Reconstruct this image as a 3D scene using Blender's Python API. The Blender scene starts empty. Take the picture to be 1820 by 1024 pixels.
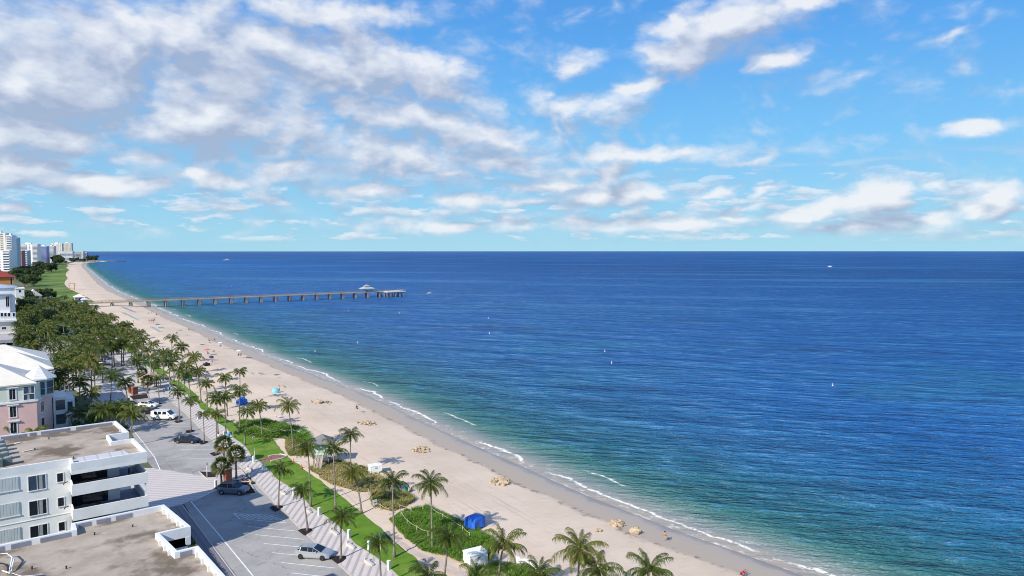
import bpy, bmesh, math, random
from mathutils import Vector, Matrix, noise as mn
R = math.radians
S = bpy.context.scene
COL = S.collection
random.seed(7)

# ---------------------------------------------------------------- camera
YAW, FPX, CAMZ = R(37.2), 1213.0, 39.0
PITCH = math.atan(66 / FPX)
cam = bpy.data.objects.new('camera', bpy.data.cameras.new('camera'))
COL.objects.link(cam)
cam.data.sensor_width = 36; cam.data.lens = FPX / 1820 * 36
cam.data.clip_start = 0.5; cam.data.clip_end = 200000
cam.location = (0, 0, CAMZ); cam.rotation_euler = (R(90) - PITCH, 0, -YAW)
S.camera = cam
S.cycles.filter_width = 1.05
S.cycles.max_bounces = 5; S.cycles.diffuse_bounces = 2; S.cycles.glossy_bounces = 2; S.cycles.transparent_max_bounces = 4

def ray(px, py):
    r = (px - 910) / FPX; d = -(py - 512) / FPX
    fw = math.cos(PITCH) + d * math.sin(PITCH); up = -math.sin(PITCH) + d * math.cos(PITCH)
    return Vector((r * math.cos(YAW) + fw * math.sin(YAW), -r * math.sin(YAW) + fw * math.cos(YAW), up))
def at(px, py, z=2.0):
    d = ray(px, py); t = (z - CAMZ) / d.z
    return d.x * t, d.y * t

# ---------------------------------------------------------------- node helpers
class E:
    def __init__(s, t, k): s.t = t; s.k = k
    def _m(s, op, *a, clamp=False):
        n = s.t.nodes.new('ShaderNodeMath'); n.operation = op; n.use_clamp = clamp
        for i, v in enumerate((s,) + a):
            if isinstance(v, E): s.t.links.new(v.k, n.inputs[i])
            else: n.inputs[i].default_value = v
        return E(s.t, n.outputs[0])
    def __add__(s, o): return s._m('ADD', o)
    __radd__ = __add__
    def __mul__(s, o): return s._m('MULTIPLY', o)
    __rmul__ = __mul__
    def __sub__(s, o): return s._m('SUBTRACT', o)
    def __rsub__(s, o): return (s * -1.0) + o
    def __truediv__(s, o): return s._m('DIVIDE', o)
    def clamp(s): return s._m('ADD', 0.0, clamp=True)
    def step(s, a, b, lo=0.0, hi=1.0):
        n = s.t.nodes.new('ShaderNodeMapRange'); n.interpolation_type = 'SMOOTHSTEP'
        s.t.links.new(s.k, n.inputs[0])
        for i, v in enumerate((a, b, lo, hi)): n.inputs[i + 1].default_value = v
        return E(s.t, n.outputs[0])
    def mx(s, o): return s._m('MAXIMUM', o)
    def mn(s, o): return s._m('MINIMUM', o)

def lk(t, v, sock):
    if isinstance(v, E): t.links.new(v.k, sock)
    elif isinstance(v, (tuple, list)) and len(v) == 3 and sock.type == 'RGBA': sock.default_value = (*v, 1)
    else: sock.default_value = v
def mix(t, f, a, b):
    n = t.nodes.new('ShaderNodeMix'); n.data_type = 'RGBA'
    lk(t, f, n.inputs[0]); lk(t, a, n.inputs[6]); lk(t, b, n.inputs[7])
    return E(t, n.outputs[2])
def ramp(t, f, stops):
    n = t.nodes.new('ShaderNodeValToRGB'); lk(t, f, n.inputs[0])
    e = n.color_ramp.elements
    while len(e) < len(stops): e.new(0.5)
    for el, (p, c) in zip(e, stops): el.position = p; el.color = (*c, 1)
    return E(t, n.outputs[0])
def noise(t, vec, scale, detail=3, rough=0.5, stretch=None, rot=0, lac=2.0, dist=0):
    if rot:      # turn first, then stretch, so the grain runs along the turned axis
        m = t.nodes.new('ShaderNodeMapping'); lk(t, vec, m.inputs[0]); m.inputs['Rotation'].default_value = (0, 0, rot); vec = E(t, m.outputs[0])
    if stretch:
        m = t.nodes.new('ShaderNodeMapping'); lk(t, vec, m.inputs[0]); m.inputs['Scale'].default_value = stretch; vec = E(t, m.outputs[0])
    n = t.nodes.new('ShaderNodeTexNoise'); lk(t, vec, n.inputs['Vector'])
    n.inputs['Scale'].default_value = scale; n.inputs['Detail'].default_value = detail
    n.inputs['Roughness'].default_value = rough; n.inputs['Lacunarity'].default_value = lac
    n.inputs['Distortion'].default_value = dist
    return E(t, n.outputs[0])
def rot_obj(t, vec, ang):
    m = t.nodes.new('ShaderNodeMapping'); lk(t, vec, m.inputs[0]); m.inputs['Rotation'].default_value = (0, 0, ang)
    return E(t, m.outputs[0])
def xyz(t, vec):
    n = t.nodes.new('ShaderNodeSeparateXYZ'); lk(t, vec, n.inputs[0])
    return [E(t, n.outputs[i]) for i in range(3)]
def cxyz(t, x, y, z):
    n = t.nodes.new('ShaderNodeCombineXYZ')
    for i, v in enumerate((x, y, z)): lk(t, v, n.inputs[i])
    return E(t, n.outputs[0])

# ---------------------------------------------------------------- sun, sky, exposure
SUN_AZ, SUN_EL = 252.0, 36.0     # compass-style, clockwise from +Y
sl = bpy.data.lights.new('sun', 'SUN'); sl.energy = 5.0; sl.angle = R(0.53); sl.color = (1.0, 0.93, 0.83)
sun = bpy.data.objects.new('sun', sl); COL.objects.link(sun)
dv = Vector((-math.sin(R(SUN_AZ)) * math.cos(R(SUN_EL)), -math.cos(R(SUN_AZ)) * math.cos(R(SUN_EL)), -math.sin(R(SUN_EL))))
sun.rotation_euler = dv.to_track_quat('-Z', 'Y').to_euler(); sun.location = (0, 0, 200)
S.view_settings.view_transform = 'Standard'; S.view_settings.look = 'None'
S.view_settings.exposure = 0.20; S.view_settings.gamma = 1.0

W = bpy.data.worlds.new('World'); S.world = W; W.use_nodes = True
wt = W.node_tree; wt.nodes.clear()
sky = wt.nodes.new('ShaderNodeTexSky'); sky.sky_type = 'NISHITA'; sky.sun_disc = False
sky.sun_elevation = R(SUN_EL); sky.sun_rotation = R(SUN_AZ)
sky.altitude = 0; sky.air_density = 1.0; sky.dust_density = 0.25; sky.ozone_density = 2.0
# cloud banks: (px, py, rx, ry, tilt, weight) given as bearings on the sky, turned into azimuth / elevation
BL = [(60,150,260,105,0,1.25),(200,95,170,70,-8,1.2),(340,60,190,48,5,1.1),(520,90,180,48,8,1.15),(650,95,130,48,12,1.25),
 (785,150,110,38,15,1.0),(560,18,220,26,0,.9),(690,22,100,18,8,.8),(740,205,130,30,5,.85),(375,205,110,62,-6,1.3),
 (260,232,75,36,0,.9),(520,245,110,26,0,.8),(700,222,120,34,-5,1.0),(860,245,140,32,6,.9),(1110,270,250,17,1,.95),
 (1330,283,55,10,-8,.8),(900,285,80,22,-10,.9),(1085,310,52,28,-18,1.15),(960,332,120,15,0,.85),(530,300,65,24,-8,1.1),
 (330,312,75,20,-8,.95),(385,325,72,20,-8,1.0),(170,328,140,30,4,1.15),(30,300,140,42,0,1.1),(205,278,65,20,0,.8),
 (472,346,48,11,0,.8),(655,346,120,14,-3,1.0),(835,362,70,16,0,.95),(940,368,110,10,0,.8),(1070,352,130,20,-4,1.0),
 (800,318,50,12,-25,.8),(1140,355,45,16,0,.9),(1480,362,80,24,-12,1.1),(1545,345,48,38,-20,1.35),(1290,387,80,12,0,.95),
 (1420,385,110,14,-4,.95),(1600,392,120,16,0,.9),(1720,372,60,14,8,.8),(1790,360,60,30,0,1.1),(1635,325,34,14,10,.8),
 (1745,328,60,16,10,.85),(1745,228,75,14,-6,1.0),(1362,117,42,20,0,.85),(1205,95,75,42,-10,1.25),(1300,42,150,42,-12,1.15),
 (1420,8,120,24,-8,1.0),(1030,195,105,24,4,.85),(1030,122,58,20,-8,.8),(1115,165,60,18,-20,.8),(1660,78,95,10,-12,.5),
 (35,371,45,9,0,.8),(1260,340,75,9,-10,.7),(1370,332,55,7,-18,.7),(1200,405,260,12,0,.8),(400,140,520,180,4,.80),(700,280,330,60,2,.72),(1100,400,320,15,0,.75),(1520,410,260,14,0,.8),(800,398,160,12,0,.75),(1330,362,120,12,-6,.75),(1010,300,130,20,-6,.75),(620,190,120,40,0,.8),(560,130,200,50,6,.9),(80,240,200,50,0,1.0),(1250,60,170,48,-14,.9),(700,392,60,7,0,.6),(1640,418,240,8,0,.6)]
def azel(px, py):
    d = ray(px, py).normalized()
    return math.degrees(math.atan2(d.x, d.y)), math.degrees(math.asin(d.z))
def dens_group():
    g = bpy.data.node_groups.new('cloud_field', 'ShaderNodeTree')
    g.interface.new_socket('P', in_out='INPUT', socket_type='NodeSocketVector')
    g.interface.new_socket('F', in_out='OUTPUT', socket_type='NodeSocketFloat')
    gi = g.nodes.new('NodeGroupInput'); go = g.nodes.new('NodeGroupOutput')
    p0 = E(g, gi.outputs[0])
    wn = g.nodes.new('ShaderNodeTexNoise'); wn.inputs['Scale'].default_value = .16; wn.inputs['Detail'].default_value = 5
    wn.inputs['Roughness'].default_value = .55
    mp = g.nodes.new('ShaderNodeMapping'); mp.inputs['Scale'].default_value = (.7, 1.5, 1); g.links.new(p0.k, mp.inputs[0]); g.links.new(mp.outputs[0], wn.inputs['Vector'])
    vs = g.nodes.new('ShaderNodeVectorMath'); vs.operation = 'SUBTRACT'; g.links.new(wn.outputs[1], vs.inputs[0]); vs.inputs[1].default_value = (.5, .5, .5)
    vm = g.nodes.new('ShaderNodeVectorMath'); vm.operation = 'MULTIPLY_ADD'; g.links.new(vs.outputs[0], vm.inputs[0]); vm.inputs[1].default_value = (9, 3.6, 0); g.links.new(p0.k, vm.inputs[2])
    p = E(g, vm.outputs[0]); acc = None
    for (px, py, rx, ry, tl, w) in BL:
        a, e = azel(px, py); a2, _ = azel(px + rx * .7, py); a1, _ = azel(px - rx * .7, py); _, e2 = azel(px, py + ry); _, e1 = azel(px, py - ry)
        m = g.nodes.new('ShaderNodeMapping'); m.vector_type = 'TEXTURE'; g.links.new(p.k, m.inputs[0])
        m.inputs['Location'].default_value = (a, e, 0); m.inputs['Rotation'].default_value = (0, 0, R(-tl))
        m.inputs['Scale'].default_value = ((a2 - a1) / 1.4 * 1.3, (e1 - e2) / 2 * 1.5, 1)
        l = g.nodes.new('ShaderNodeVectorMath'); l.operation = 'LENGTH'; g.links.new(m.outputs[0], l.inputs[0])
        v = E(g, l.outputs['Value'])._m('MULTIPLY_ADD', -w, w)
        acc = v if acc is None else acc._m('SMOOTH_MAX', v, .35)
    # rest of the sky, out of view: scattered cloud, overhead part added to neutralise blue ambient
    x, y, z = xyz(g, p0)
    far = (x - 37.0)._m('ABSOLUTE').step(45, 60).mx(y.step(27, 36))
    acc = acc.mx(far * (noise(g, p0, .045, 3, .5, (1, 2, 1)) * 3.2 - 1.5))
    fb = noise(g, p0, .34, 6, .62, (1.0, 1.35, 1)) - .5
    fb2 = noise(g, p0, 1.3, 4, .55, (.7, 1.6, 1)) - .5
    vo = g.nodes.new('ShaderNodeTexVoronoi'); vo.feature = 'F1'; vo.inputs['Scale'].default_value = .42; vo.inputs['Detail'].default_value = 1.5; vo.inputs['Roughness'].default_value = .55
    vmp = g.nodes.new('ShaderNodeMapping'); vmp.inputs['Scale'].default_value = (.85, 1.25, 1); g.links.new(p.k, vmp.inputs[0]); g.links.new(vmp.outputs[0], vo.inputs['Vector'])
    bil = (E(g, vo.outputs['Distance']) - .45) * -.72
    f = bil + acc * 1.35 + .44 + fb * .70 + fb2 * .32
    g.links.new(f.k, go.inputs[0])
    return g
CG = dens_group()
tc = wt.nodes.new('ShaderNodeTexCoord'); D = E(wt, tc.outputs['Generated'])
dx, dy, dz = xyz(wt, D)
az = dx._m('ARCTAN2', dy) * 57.29578; el = dz._m('ARCSINE') * 57.29578
def field(a, e):
    n = wt.nodes.new('ShaderNodeGroup'); n.node_tree = CG; lk(wt, cxyz(wt, a, e, 0.0), n.inputs[0]); return E(wt, n.outputs[0])
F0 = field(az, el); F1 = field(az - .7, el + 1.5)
alpha = F0.step(.0, 1.2) * el.step(-.2, 2.2)
rel = ((F0 - F1) * .85 + .40)
lit = (rel - F0.step(.4, 1.6) * .16).clamp()
# thin low streaks by the horizon
lowv = cxyz(wt, az, el, 3.0); lown = noise(wt, lowv, .55, 6, .58, (.5, 2.0, 1)); lowd = noise(wt, cxyz(wt, az - .3, el + .35, 3.0), .55, 6, .58, (.5, 2.0, 1))
st = lown.step(.48, .63) * el.step(.4, 1.4) * el.step(8.5, 3.5) * .8
lit = lit.mx(((lown - lowd) * 3.0 + .56).clamp() * (1 - alpha) * st.step(.0, .4))
ccol = ramp(wt, lit, [(0, (.42, .50, .67)), (.30, (.58, .63, .77)), (.62, (.75, .80, .90)), (1.0, (.96, .97, 1.0))])
skc = E(wt, sky.outputs[0])
clear = ramp(wt, (el / 40.0).clamp(), [(0, (2.35, 4.55, 5.7)), (.07, (1.95, 4.25, 5.9)), (.22, (1.25, 3.65, 6.2)), (.40, (.70, 2.65, 5.9)), (.6, (.42, 1.85, 5.0)), (1.0, (.28, 1.2, 3.8))])
skc = mix(wt, .94, skc, clear)
b1 = wt.nodes.new('ShaderNodeBackground'); lk(wt, skc, b1.inputs[0]); b1.inputs[1].default_value = 0.13
b2 = wt.nodes.new('ShaderNodeBackground'); lk(wt, ccol, b2.inputs[0]); b2.inputs[1].default_value = 0.82
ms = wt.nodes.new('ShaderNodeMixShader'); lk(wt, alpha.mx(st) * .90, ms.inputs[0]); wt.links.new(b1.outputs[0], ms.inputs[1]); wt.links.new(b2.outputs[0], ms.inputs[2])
wo = wt.nodes.new('ShaderNodeOutputWorld'); wt.links.new(ms.outputs[0], wo.inputs[0])
W.cycles.sampling_method = 'MANUAL'; W.cycles.sample_map_resolution = 512
# ---------------------------------------------------------------- materials
def new_mat(name):
    m = bpy.data.materials.new(name); m.use_nodes = True; t = m.node_tree
    b = t.nodes['Principled BSDF']
    return m, t, b
MC = {}
def objc(t): return E(t, t.nodes.new('ShaderNodeTexCoord').outputs['Object'])
def wpos(t): return E(t, t.nodes.new('ShaderNodeNewGeometry').outputs['Position'])
def bump(t, b, h, strength, dist):
    n = t.nodes.new('ShaderNodeBump'); lk(t, h, n.inputs['Height']); n.inputs['Strength'].default_value = strength
    n.inputs['Distance'].default_value = dist; t.links.new(n.outputs[0], b.inputs['Normal'])
def mat(name, c, rough=.7, var=.12, scale=1.5, metal=0, spec=.4, bmp=0, dirt=0, rnd=0):
    if name in MC: return MC[name]
    m, t, b = new_mat(name); p = wpos(t) if not rnd else objc(t)
    n = noise(t, p, scale, 4, .6)
    lo = tuple(x * (1 - var) for x in c); hi = tuple(min(1, x * (1 + var)) for x in c)
    k = mix(t, n.step(.3, .7), lo, hi)
    if dirt:
        d = noise(t, p, scale * .35, 5, .65, (1, 1, .35)).step(.52, .75) * dirt
        k = mix(t, d, k, tuple(x * .45 for x in c))
    if rnd:
        oi = E(t, t.nodes.new('ShaderNodeObjectInfo').outputs['Random'])
        k = mix(t, oi * rnd, k, tuple(x * .4 for x in c))
    lk(t, k, b.inputs['Base Color']); lk(t, n * .15 + (rough - .07), b.inputs['Roughness'])
    b.inputs['Metallic'].default_value = metal; b.inputs['Specular IOR Level'].default_value = spec
    if bmp: bump(t, b, n, .6, bmp)
    MC[name] = m; return m

# ---------------------------------------------------------------- tagging and mesh building
def tag(o, label=None, cat=None, group=None, kind=None):
    if label: o['label'] = label
    if cat: o['category'] = cat
    if group: o['group'] = group
    if kind: o['kind'] = kind
    return o
def thing(name, label, cat, loc=(0, 0, 0), rz=0, group=None):
    o = bpy.data.objects.new(name, None); COL.objects.link(o); o.location = loc; o.rotation_euler = (0, 0, rz)
    o.empty_display_size = .3
    return tag(o, label, cat, group)
class MB:
    def __init__(s): s.v = []; s.f = []; s.m = []; s.mi = 0
    def add(s, vs, fs):
        k = len(s.v); s.v += [tuple(v) for v in vs]
        for f in fs: s.f.append([k + i for i in f]); s.m.append(s.mi)
        return s
    def box(s, x0, x1, y0, y1, z0, z1):
        return s.add([(x0,y0,z0),(x1,y0,z0),(x1,y1,z0),(x0,y1,z0),(x0,y0,z1),(x1,y0,z1),(x1,y1,z1),(x0,y1,z1)],
                     [(0,3,2,1),(4,5,6,7),(0,1,5,4),(1,2,6,5),(2,3,7,6),(3,0,4,7)])
    def obox(s, c, ax, hl, hw, z0, z1):     # box turned by angle ax about its centre c
        ca, sa = math.cos(ax), math.sin(ax)
        q = [(-hl,-hw),(hl,-hw),(hl,hw),(-hl,hw)]
        P = [(c[0] + a*ca - b*sa, c[1] + a*sa + b*ca) for a, b in q]
        return s.add([(x,y,z0) for x,y in P] + [(x,y,z1) for x,y in P], [(0,3,2,1),(4,5,6,7),(0,1,5,4),(1,2,6,5),(2,3,7,6),(3,0,4,7)])
    def prism(s, poly, z0, z1, top=True, bot=True):
        n = len(poly); zs0 = z0; vs = [(x,y,z0) for x,y in poly] + [(x,y,z1) for x,y in poly]
        fs = [(i,(i+1)%n,n+(i+1)%n,n+i) for i in range(n)]
        if top: fs.append(tuple(range(n, 2*n)))
        if bot: fs.append(tuple(range(n-1, -1, -1)))
        return s.add(vs, fs)
    def cyl(s, c, r0, r1, z0, z1, n=10):
        vs = [(c[0]+r0*math.cos(2*math.pi*i/n), c[1]+r0*math.sin(2*math.pi*i/n), z0) for i in range(n)] + \
             [(c[0]+r1*math.cos(2*math.pi*i/n), c[1]+r1*math.sin(2*math.pi*i/n), z1) for i in range(n)]
        return s.add(vs, [(i,(i+1)%n,n+(i+1)%n,n+i) for i in range(n)] + [tuple(range(n,2*n)), tuple(range(n-1,-1,-1))])
    def tube(s, pts, rad, n=6):
        pts = [Vector(p) for p in pts]; k = len(s.v); m = len(pts)
        rs = rad if isinstance(rad, (list, tuple)) else [rad]*m
        for i, p in enumerate(pts):
            d = (pts[min(i+1, m-1)] - pts[max(i-1, 0)]).normalized()
            a = d.orthogonal().normalized() if abs(d.z) < .9 else Vector((1,0,0)).cross(d).normalized(); b = d.cross(a)
            for j in range(n):
                t = 2*math.pi*j/n; s.v.append(tuple(p + (a*math.cos(t) + b*math.sin(t))*rs[i]))
        for i in range(m-1):
            for j in range(n):
                s.f.append([k+i*n+j, k+i*n+(j+1)%n, k+(i+1)*n+(j+1)%n, k+(i+1)*n+j]); s.m.append(s.mi)
        s.f.append([k+j for j in range(n)][::-1]); s.m.append(s.mi); s.f.append([k+(m-1)*n+j for j in range(n)]); s.m.append(s.mi)
        return s
    def sphere(s, c, r, nu=10, nv=6, sc=(1,1,1), jit=0, rr=None):
        vs = []; fs = []; rr = rr or random
        for i in range(nv+1):
            th = math.pi*i/nv
            for j in range(nu):
                ph = 2*math.pi*j/nu; q = r*(1 + (rr.uniform(-jit, jit) if jit else 0))
                vs.append((c[0]+q*sc[0]*math.sin(th)*math.cos(ph), c[1]+q*sc[1]*math.sin(th)*math.sin(ph), c[2]+q*sc[2]*math.cos(th)))
        for i in range(nv):
            for j in range(nu): fs.append((i*nu+j, (i+1)*nu+j, (i+1)*nu+(j+1)%nu, i*nu+(j+1)%nu))
        return s.add(vs, fs)
    def poly(s, pts, z): return s.add([(x,y,z) for x,y in pts], [tuple(range(len(pts)))])
    def build(s, name, mats, parent=None, smooth=False, bevel=0, fixn=True):
        me = bpy.data.meshes.new(name); me.from_pydata(s.v, [], s.f)
        for m in (mats if isinstance(mats, (list, tuple)) else [mats]): me.materials.append(m)
        me.polygons.foreach_set('material_index', s.m)
        if fixn:
            bm = bmesh.new(); bm.from_mesh(me); bmesh.ops.recalc_face_normals(bm, faces=bm.faces)
            if bevel: bmesh.ops.bevel(bm, geom=bm.edges[:], offset=bevel, segments=1, affect='EDGES', clamp_overlap=True)
            bm.to_mesh(me); bm.free()
        if smooth: me.polygons.foreach_set('use_smooth', [True]*len(me.polygons))
        o = bpy.data.objects.new(name, me); COL.objects.link(o)
        if parent: o.parent = parent
        return o
def struct(o, kind='structure'): o['kind'] = kind; return o
def copy_tree(o, parent=None):
    c = o.copy(); COL.objects.link(c)
    if parent: c.parent = parent
    for ch in [k for k in COL.objects if k.parent == o]: copy_tree(ch, c)
    return c
def put(src, loc, rz=0, sc=1, label=None, group=None, cat=None, kids=None):
    c = src.copy(); COL.objects.link(c); c.location = loc; c.rotation_euler = (0, 0, rz); c.scale = (sc, sc, sc) if not isinstance(sc, tuple) else sc
    if label: c['label'] = label
    if group: c['group'] = group
    if cat: c['category'] = cat
    for ch in kids or []:
        d = ch.copy(); COL.objects.link(d); d.parent = c
        for g in ch.children:
            h = g.copy(); COL.objects.link(h); h.parent = d
    return c

# ---------------------------------------------------------------- coast line
SH = [(-60000,60),(-500,78),(0,79),(38,76.4),(45,76.0),(53,75.6),(62,74.6),(78,74.1),(90,74.5),(104,75),(123,76.7),(138,77),(159,78.8),(187,78.4),(220,78.8),(260,80),
      (322,82),(398,82.5),(465,85),(533,87.4),(638,90.2),(732,92.1),(900,101),(1100,115),(1255,126),(1600,152),(2000,180),(2320,209),(2600,238),
      (2800,300),(2845,360),(2900,372),(3000,330),(3300,280),(5000,150),(9000,-900),(70000,-9000)]
def interp(T, y):
    if y <= T[0][0]: return T[0][1]
    for (a, u), (b, v) in zip(T, T[1:]):
        if y <= b:
            t = (y - a) / (b - a); return u + (v - u) * t
    return T[-1][1]
def xs(y):
    w = 0
    if 0 < y < 1500: w = mn.noise(Vector((y/23., 1.7, 0)))*1.0 + mn.noise(Vector((y/70., 5.7, 0)))*1.3
    return interp(SH, y) + w
def rows():
    r = [-60000,-20000,-6000,-2000,-800,-300,-100,-40]; y = 0
    while y < 700: r.append(y); y += 3
    while y < 3100: r.append(y); y += 25
    while y < 70000: r.append(y); y *= 1.25
    return r
RW = rows()
def strip(name, cols, zf, m):
    v = []; f = []; sv = []
    for y in RW:
        X = xs(y)
        for s in cols: v.append((X + s, y, zf(s, X + s, y))); sv.append(s)
    n = len(cols)
    for i in range(len(RW)-1):
        for j in range(n-1): f.append((i*n+j, i*n+j+1, (i+1)*n+j+1, (i+1)*n+j))
    me = bpy.data.meshes.new(name); me.from_pydata(v, [], f); me.materials.append(m)
    at_ = me.attributes.new('shore', 'FLOAT', 'POINT'); at_.data.foreach_set('value', sv)
    me.polygons.foreach_set('use_smooth', [True]*len(f))
    o = bpy.data.objects.new(name, me); COL.objects.link(o); return struct(o)
def sattr(t):
    n = t.nodes.new('ShaderNodeAttribute'); n.attribute_name = 'shore'; return E(t, n.outputs['Fac'])

# sea
m, t, b = new_mat('sea_water'); p = wpos(t); s = sattr(t)
big = noise(t, p, .011, 4, .55, (1, .55, 1)); med = noise(t, p, .045, 4, .6, (.9, .5, 1), R(25))
sd = s + (big - .5) * 70 * s.step(5, 90) + (med - .5) * 14 * s.step(2, 30)
base = ramp(t, (sd / 1000).clamp(), [(0, (.30,.27,.24)), (.003, (.20,.22,.23)), (.007, (.075,.165,.155)), (.011, (.026,.150,.150)), (.023, (.013,.142,.225)), (.042, (.009,.132,.320)),
        (.09, (.007,.122,.390)), (.40, (.006,.098,.350)), (1.0, (.004,.066,.260))])
tealp = noise(t, p, .013, 5, .6, (.8, 1.0, 1), R(12)).step(.48, .66) * s.step(20, 60) * s.step(330, 170)
base = mix(t, tealp * .32, base, (.014, .20, .27))
patch = noise(t, p, .02, 4, .6, (.45, 1.0, 1), R(45)).step(.54, .68) * s.step(10, 60) * s.step(420, 260)
base = mix(t, patch * .40, base, (.006, .050, .15))
wind = noise(t, p, .0050, 7, .68, (.25, 1.6, 1), R(50)).step(.51, .62) * s.step(60, 220)
base = mix(t, wind * .40, base, (.07, .30, .55))
# foam: swash edge, broken breaker line, scattered caps
x_, y_, z_ = xyz(t, p)
along = noise(t, cxyz(t, x_ * .02, y_, 0.0), .045, 2, .5); fine = noise(t, p, 1.4, 5, .65); mid = noise(t, p, .22, 3, .6)
sw = s + (mid - .5) * 2.6
line1 = (1 - ((sw - 2.2 - (along - .5) * 8)._m('ABSOLUTE') / (along * 1.4 - .25))).clamp() * along.step(.43, .52)
a2 = noise(t, cxyz(t, x_ * .02, y_ + 77.0, 3.0), .03, 2, .5)
line2 = (1 - ((sw - 6.8 - (a2 - .5) * 14)._m('ABSOLUTE') / .38)).clamp() * a2.step(.57, .62)
edge = (1 - ((sw + .2)._m('ABSOLUTE') / .28)).clamp() * .7
wash = s.step(5.5, 0.5) * noise(t, p, .8, 5, .7, (1, .6, 1)).step(.54, .66) * .45
caps = noise(t, p, .35, 6, .6, (.5, 1.0, 1)).step(.745, .775) * s.step(15, 60) * .0
foam = (line1.mx(line2) * (fine.step(.38, .56)) * 1.2).clamp().mx(edge * fine.step(.4, .6)).mx(wash)
base = mix(t, foam, base, (.78, .80, .80))
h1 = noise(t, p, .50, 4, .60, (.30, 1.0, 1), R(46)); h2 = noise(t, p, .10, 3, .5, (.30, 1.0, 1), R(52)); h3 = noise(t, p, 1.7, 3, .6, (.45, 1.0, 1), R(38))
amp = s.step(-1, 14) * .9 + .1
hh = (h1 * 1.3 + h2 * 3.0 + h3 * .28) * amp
base = mix(t, (h1 * .65 + h2 * .35).step(.51, .64) * .62 * s.step(4, 20), base, (.075, .30, .58)); base = mix(t, (h1 * .65 + h2 * .35).step(.48, .34) * .60 * s.step(4, 20), base, (.002, .035, .085))  # light through crests and darkness of troughs painted into the base colour
bn = t.nodes.new('ShaderNodeBump'); lk(t, hh, bn.inputs['Height']); bn.inputs['Strength'].default_value = 1.0; bn.inputs['Distance'].default_value = 4.0
df = t.nodes.new('ShaderNodeBsdfDiffuse'); lk(t, base, df.inputs[0]); t.links.new(bn.outputs[0], df.inputs['Normal'])
gl_ = t.nodes.new('ShaderNodeBsdfGlossy'); gl_.inputs['Roughness'].default_value = .16; gl_.inputs[0].default_value = (.9, .95, 1, 1); t.links.new(bn.outputs[0], gl_.inputs['Normal'])
fr = t.nodes.new('ShaderNodeFresnel'); fr.inputs['IOR'].default_value = 1.33; t.links.new(bn.outputs[0], fr.inputs['Normal'])
# a wind-roughened sea never reflects like a mirror at low angles: its wave slopes cap the reflection
fac = (E(t, fr.outputs[0]) * .85).mn(.28) * (1 - foam)
mx_ = t.nodes.new('ShaderNodeMixShader'); lk(t, fac, mx_.inputs[0]); t.links.new(df.outputs[0], mx_.inputs[1]); t.links.new(gl_.outputs[0], mx_.inputs[2])
t.links.new(mx_.outputs[0], t.nodes['Material Output'].inputs[0]); t.nodes.remove(b)
MC['sea'] = m
cols = [-5,-3,-1.5,0,1,2,3,4,5,6,7,8,10,12,15,20,30,45,70,110,170,260,400,600,900,1400,2200,4000,8000,16000,35000,90000]
strip('sea', cols, lambda s, x, y: 0.0, m)

# beach sand
def dry(s_):   # s_ negative inland
    d = -s_
    if d < 0: return max(-2.0, .07*s_*-1)
    if d < 8: return d*.105
    if d < 22: return .84 + (d-8)*(1.16/14)
    return 2.0
m, t, b = new_mat('beach_sand'); p = wpos(t); s = sattr(t)
n1 = noise(t, p, .06, 5, .6); n2 = noise(t, p, .9, 4, .6, (.5, 1.4, 1), R(15)); n3 = noise(t, p, 9, 3, .6)
c = mix(t, n1.step(.3, .7), (.58, .465, .355), (.68, .56, .435))
c = mix(t, (n2.step(.5, .75)) * .30, c, (.42, .335, .28))
trk = noise(t, p, .55, 4, .65, (2.6, .10, 1), R(4)).step(.56, .66) * s.step(-10, -14) * .38
c = mix(t, trk, c, (.38, .31, .26))
sw = s + (noise(t, p, .11, 4, .6) - .5) * 5
wet = sw.step(-7.8, -6.2)
c = mix(t, wet, c, (.43, .365, .295))
c = mix(t, sw.step(-2.2, -.3), c, (.26, .22, .185))
wr = (1 - ((sw + 6.8)._m('ABSOLUTE') / 1.0)).clamp() * noise(t, p, .9, 5, .7).step(.5, .62)
c = mix(t, wr * .75, c, (.09, .07, .055))
wr2 = (1 - ((sw + 17.5)._m('ABSOLUTE') / 1.6)).clamp() * noise(t, p, 1.6, 5, .75).step(.62, .70)
c = mix(t, wr2 * .5, c, (.14, .10, .08))
lk(t, c, b.inputs['Base Color']); lk(t, sw.step(-4.5, -1, .95, .25), b.inputs['Roughness']); b.inputs['Specular IOR Level'].default_value = .3
bump(t, b, (n2 * .7 + n3 * .12 + noise(t, p, 3.2, 3, .6) * .35) * s.step(-5, -14), .55, .16)
MC['sand'] = m
EDGE = [(-3000,41),(66,38.4),(70,39.1),(84,40.1),(95,40.6),(118,40.8),(128,41.2),(138,40),(160,38.5),(200,39.5),(260,41),(400,46),(520,50),(600,53),(720,56),(860,60),(1000,66),(1372,97),(2232,159),(2700,215),(2850,300),(3300,250),(5000,140),(9000,-950),(70000,-9100)]
scol = [-1.0]
vs = []; fs = []; sv = []
K = 22
for y in RW:
    X = xs(y); x0 = interp(EDGE, y)
    sl_ = [12, 6, 2, 0, -2, -4, -6, -8, -11, -15, -19, -22]
    rest = [(-22) + (x0 - X + 22) * k / 9 for k in range(1, 10)]
    for q in sl_ + rest:
        z = dry(q) + (mn.noise(Vector(((X+q)/6., y/7., 0))) * .12 + mn.noise(Vector(((X+q)/17., y/19., 4))) * .15 if q < -19 and 0 < y < 700 and q > (x0 - X) + 3 else 0)
        vs.append((X + q, y, z)); sv.append(q)
n = 21
for i in range(len(RW)-1):
    for j in range(n-1): fs.append((i*n+j, (i+1)*n+j, (i+1)*n+j+1, i*n+j+1))
me = bpy.data.meshes.new('beach'); me.from_pydata(vs, [], fs); me.materials.append(m)
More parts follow.
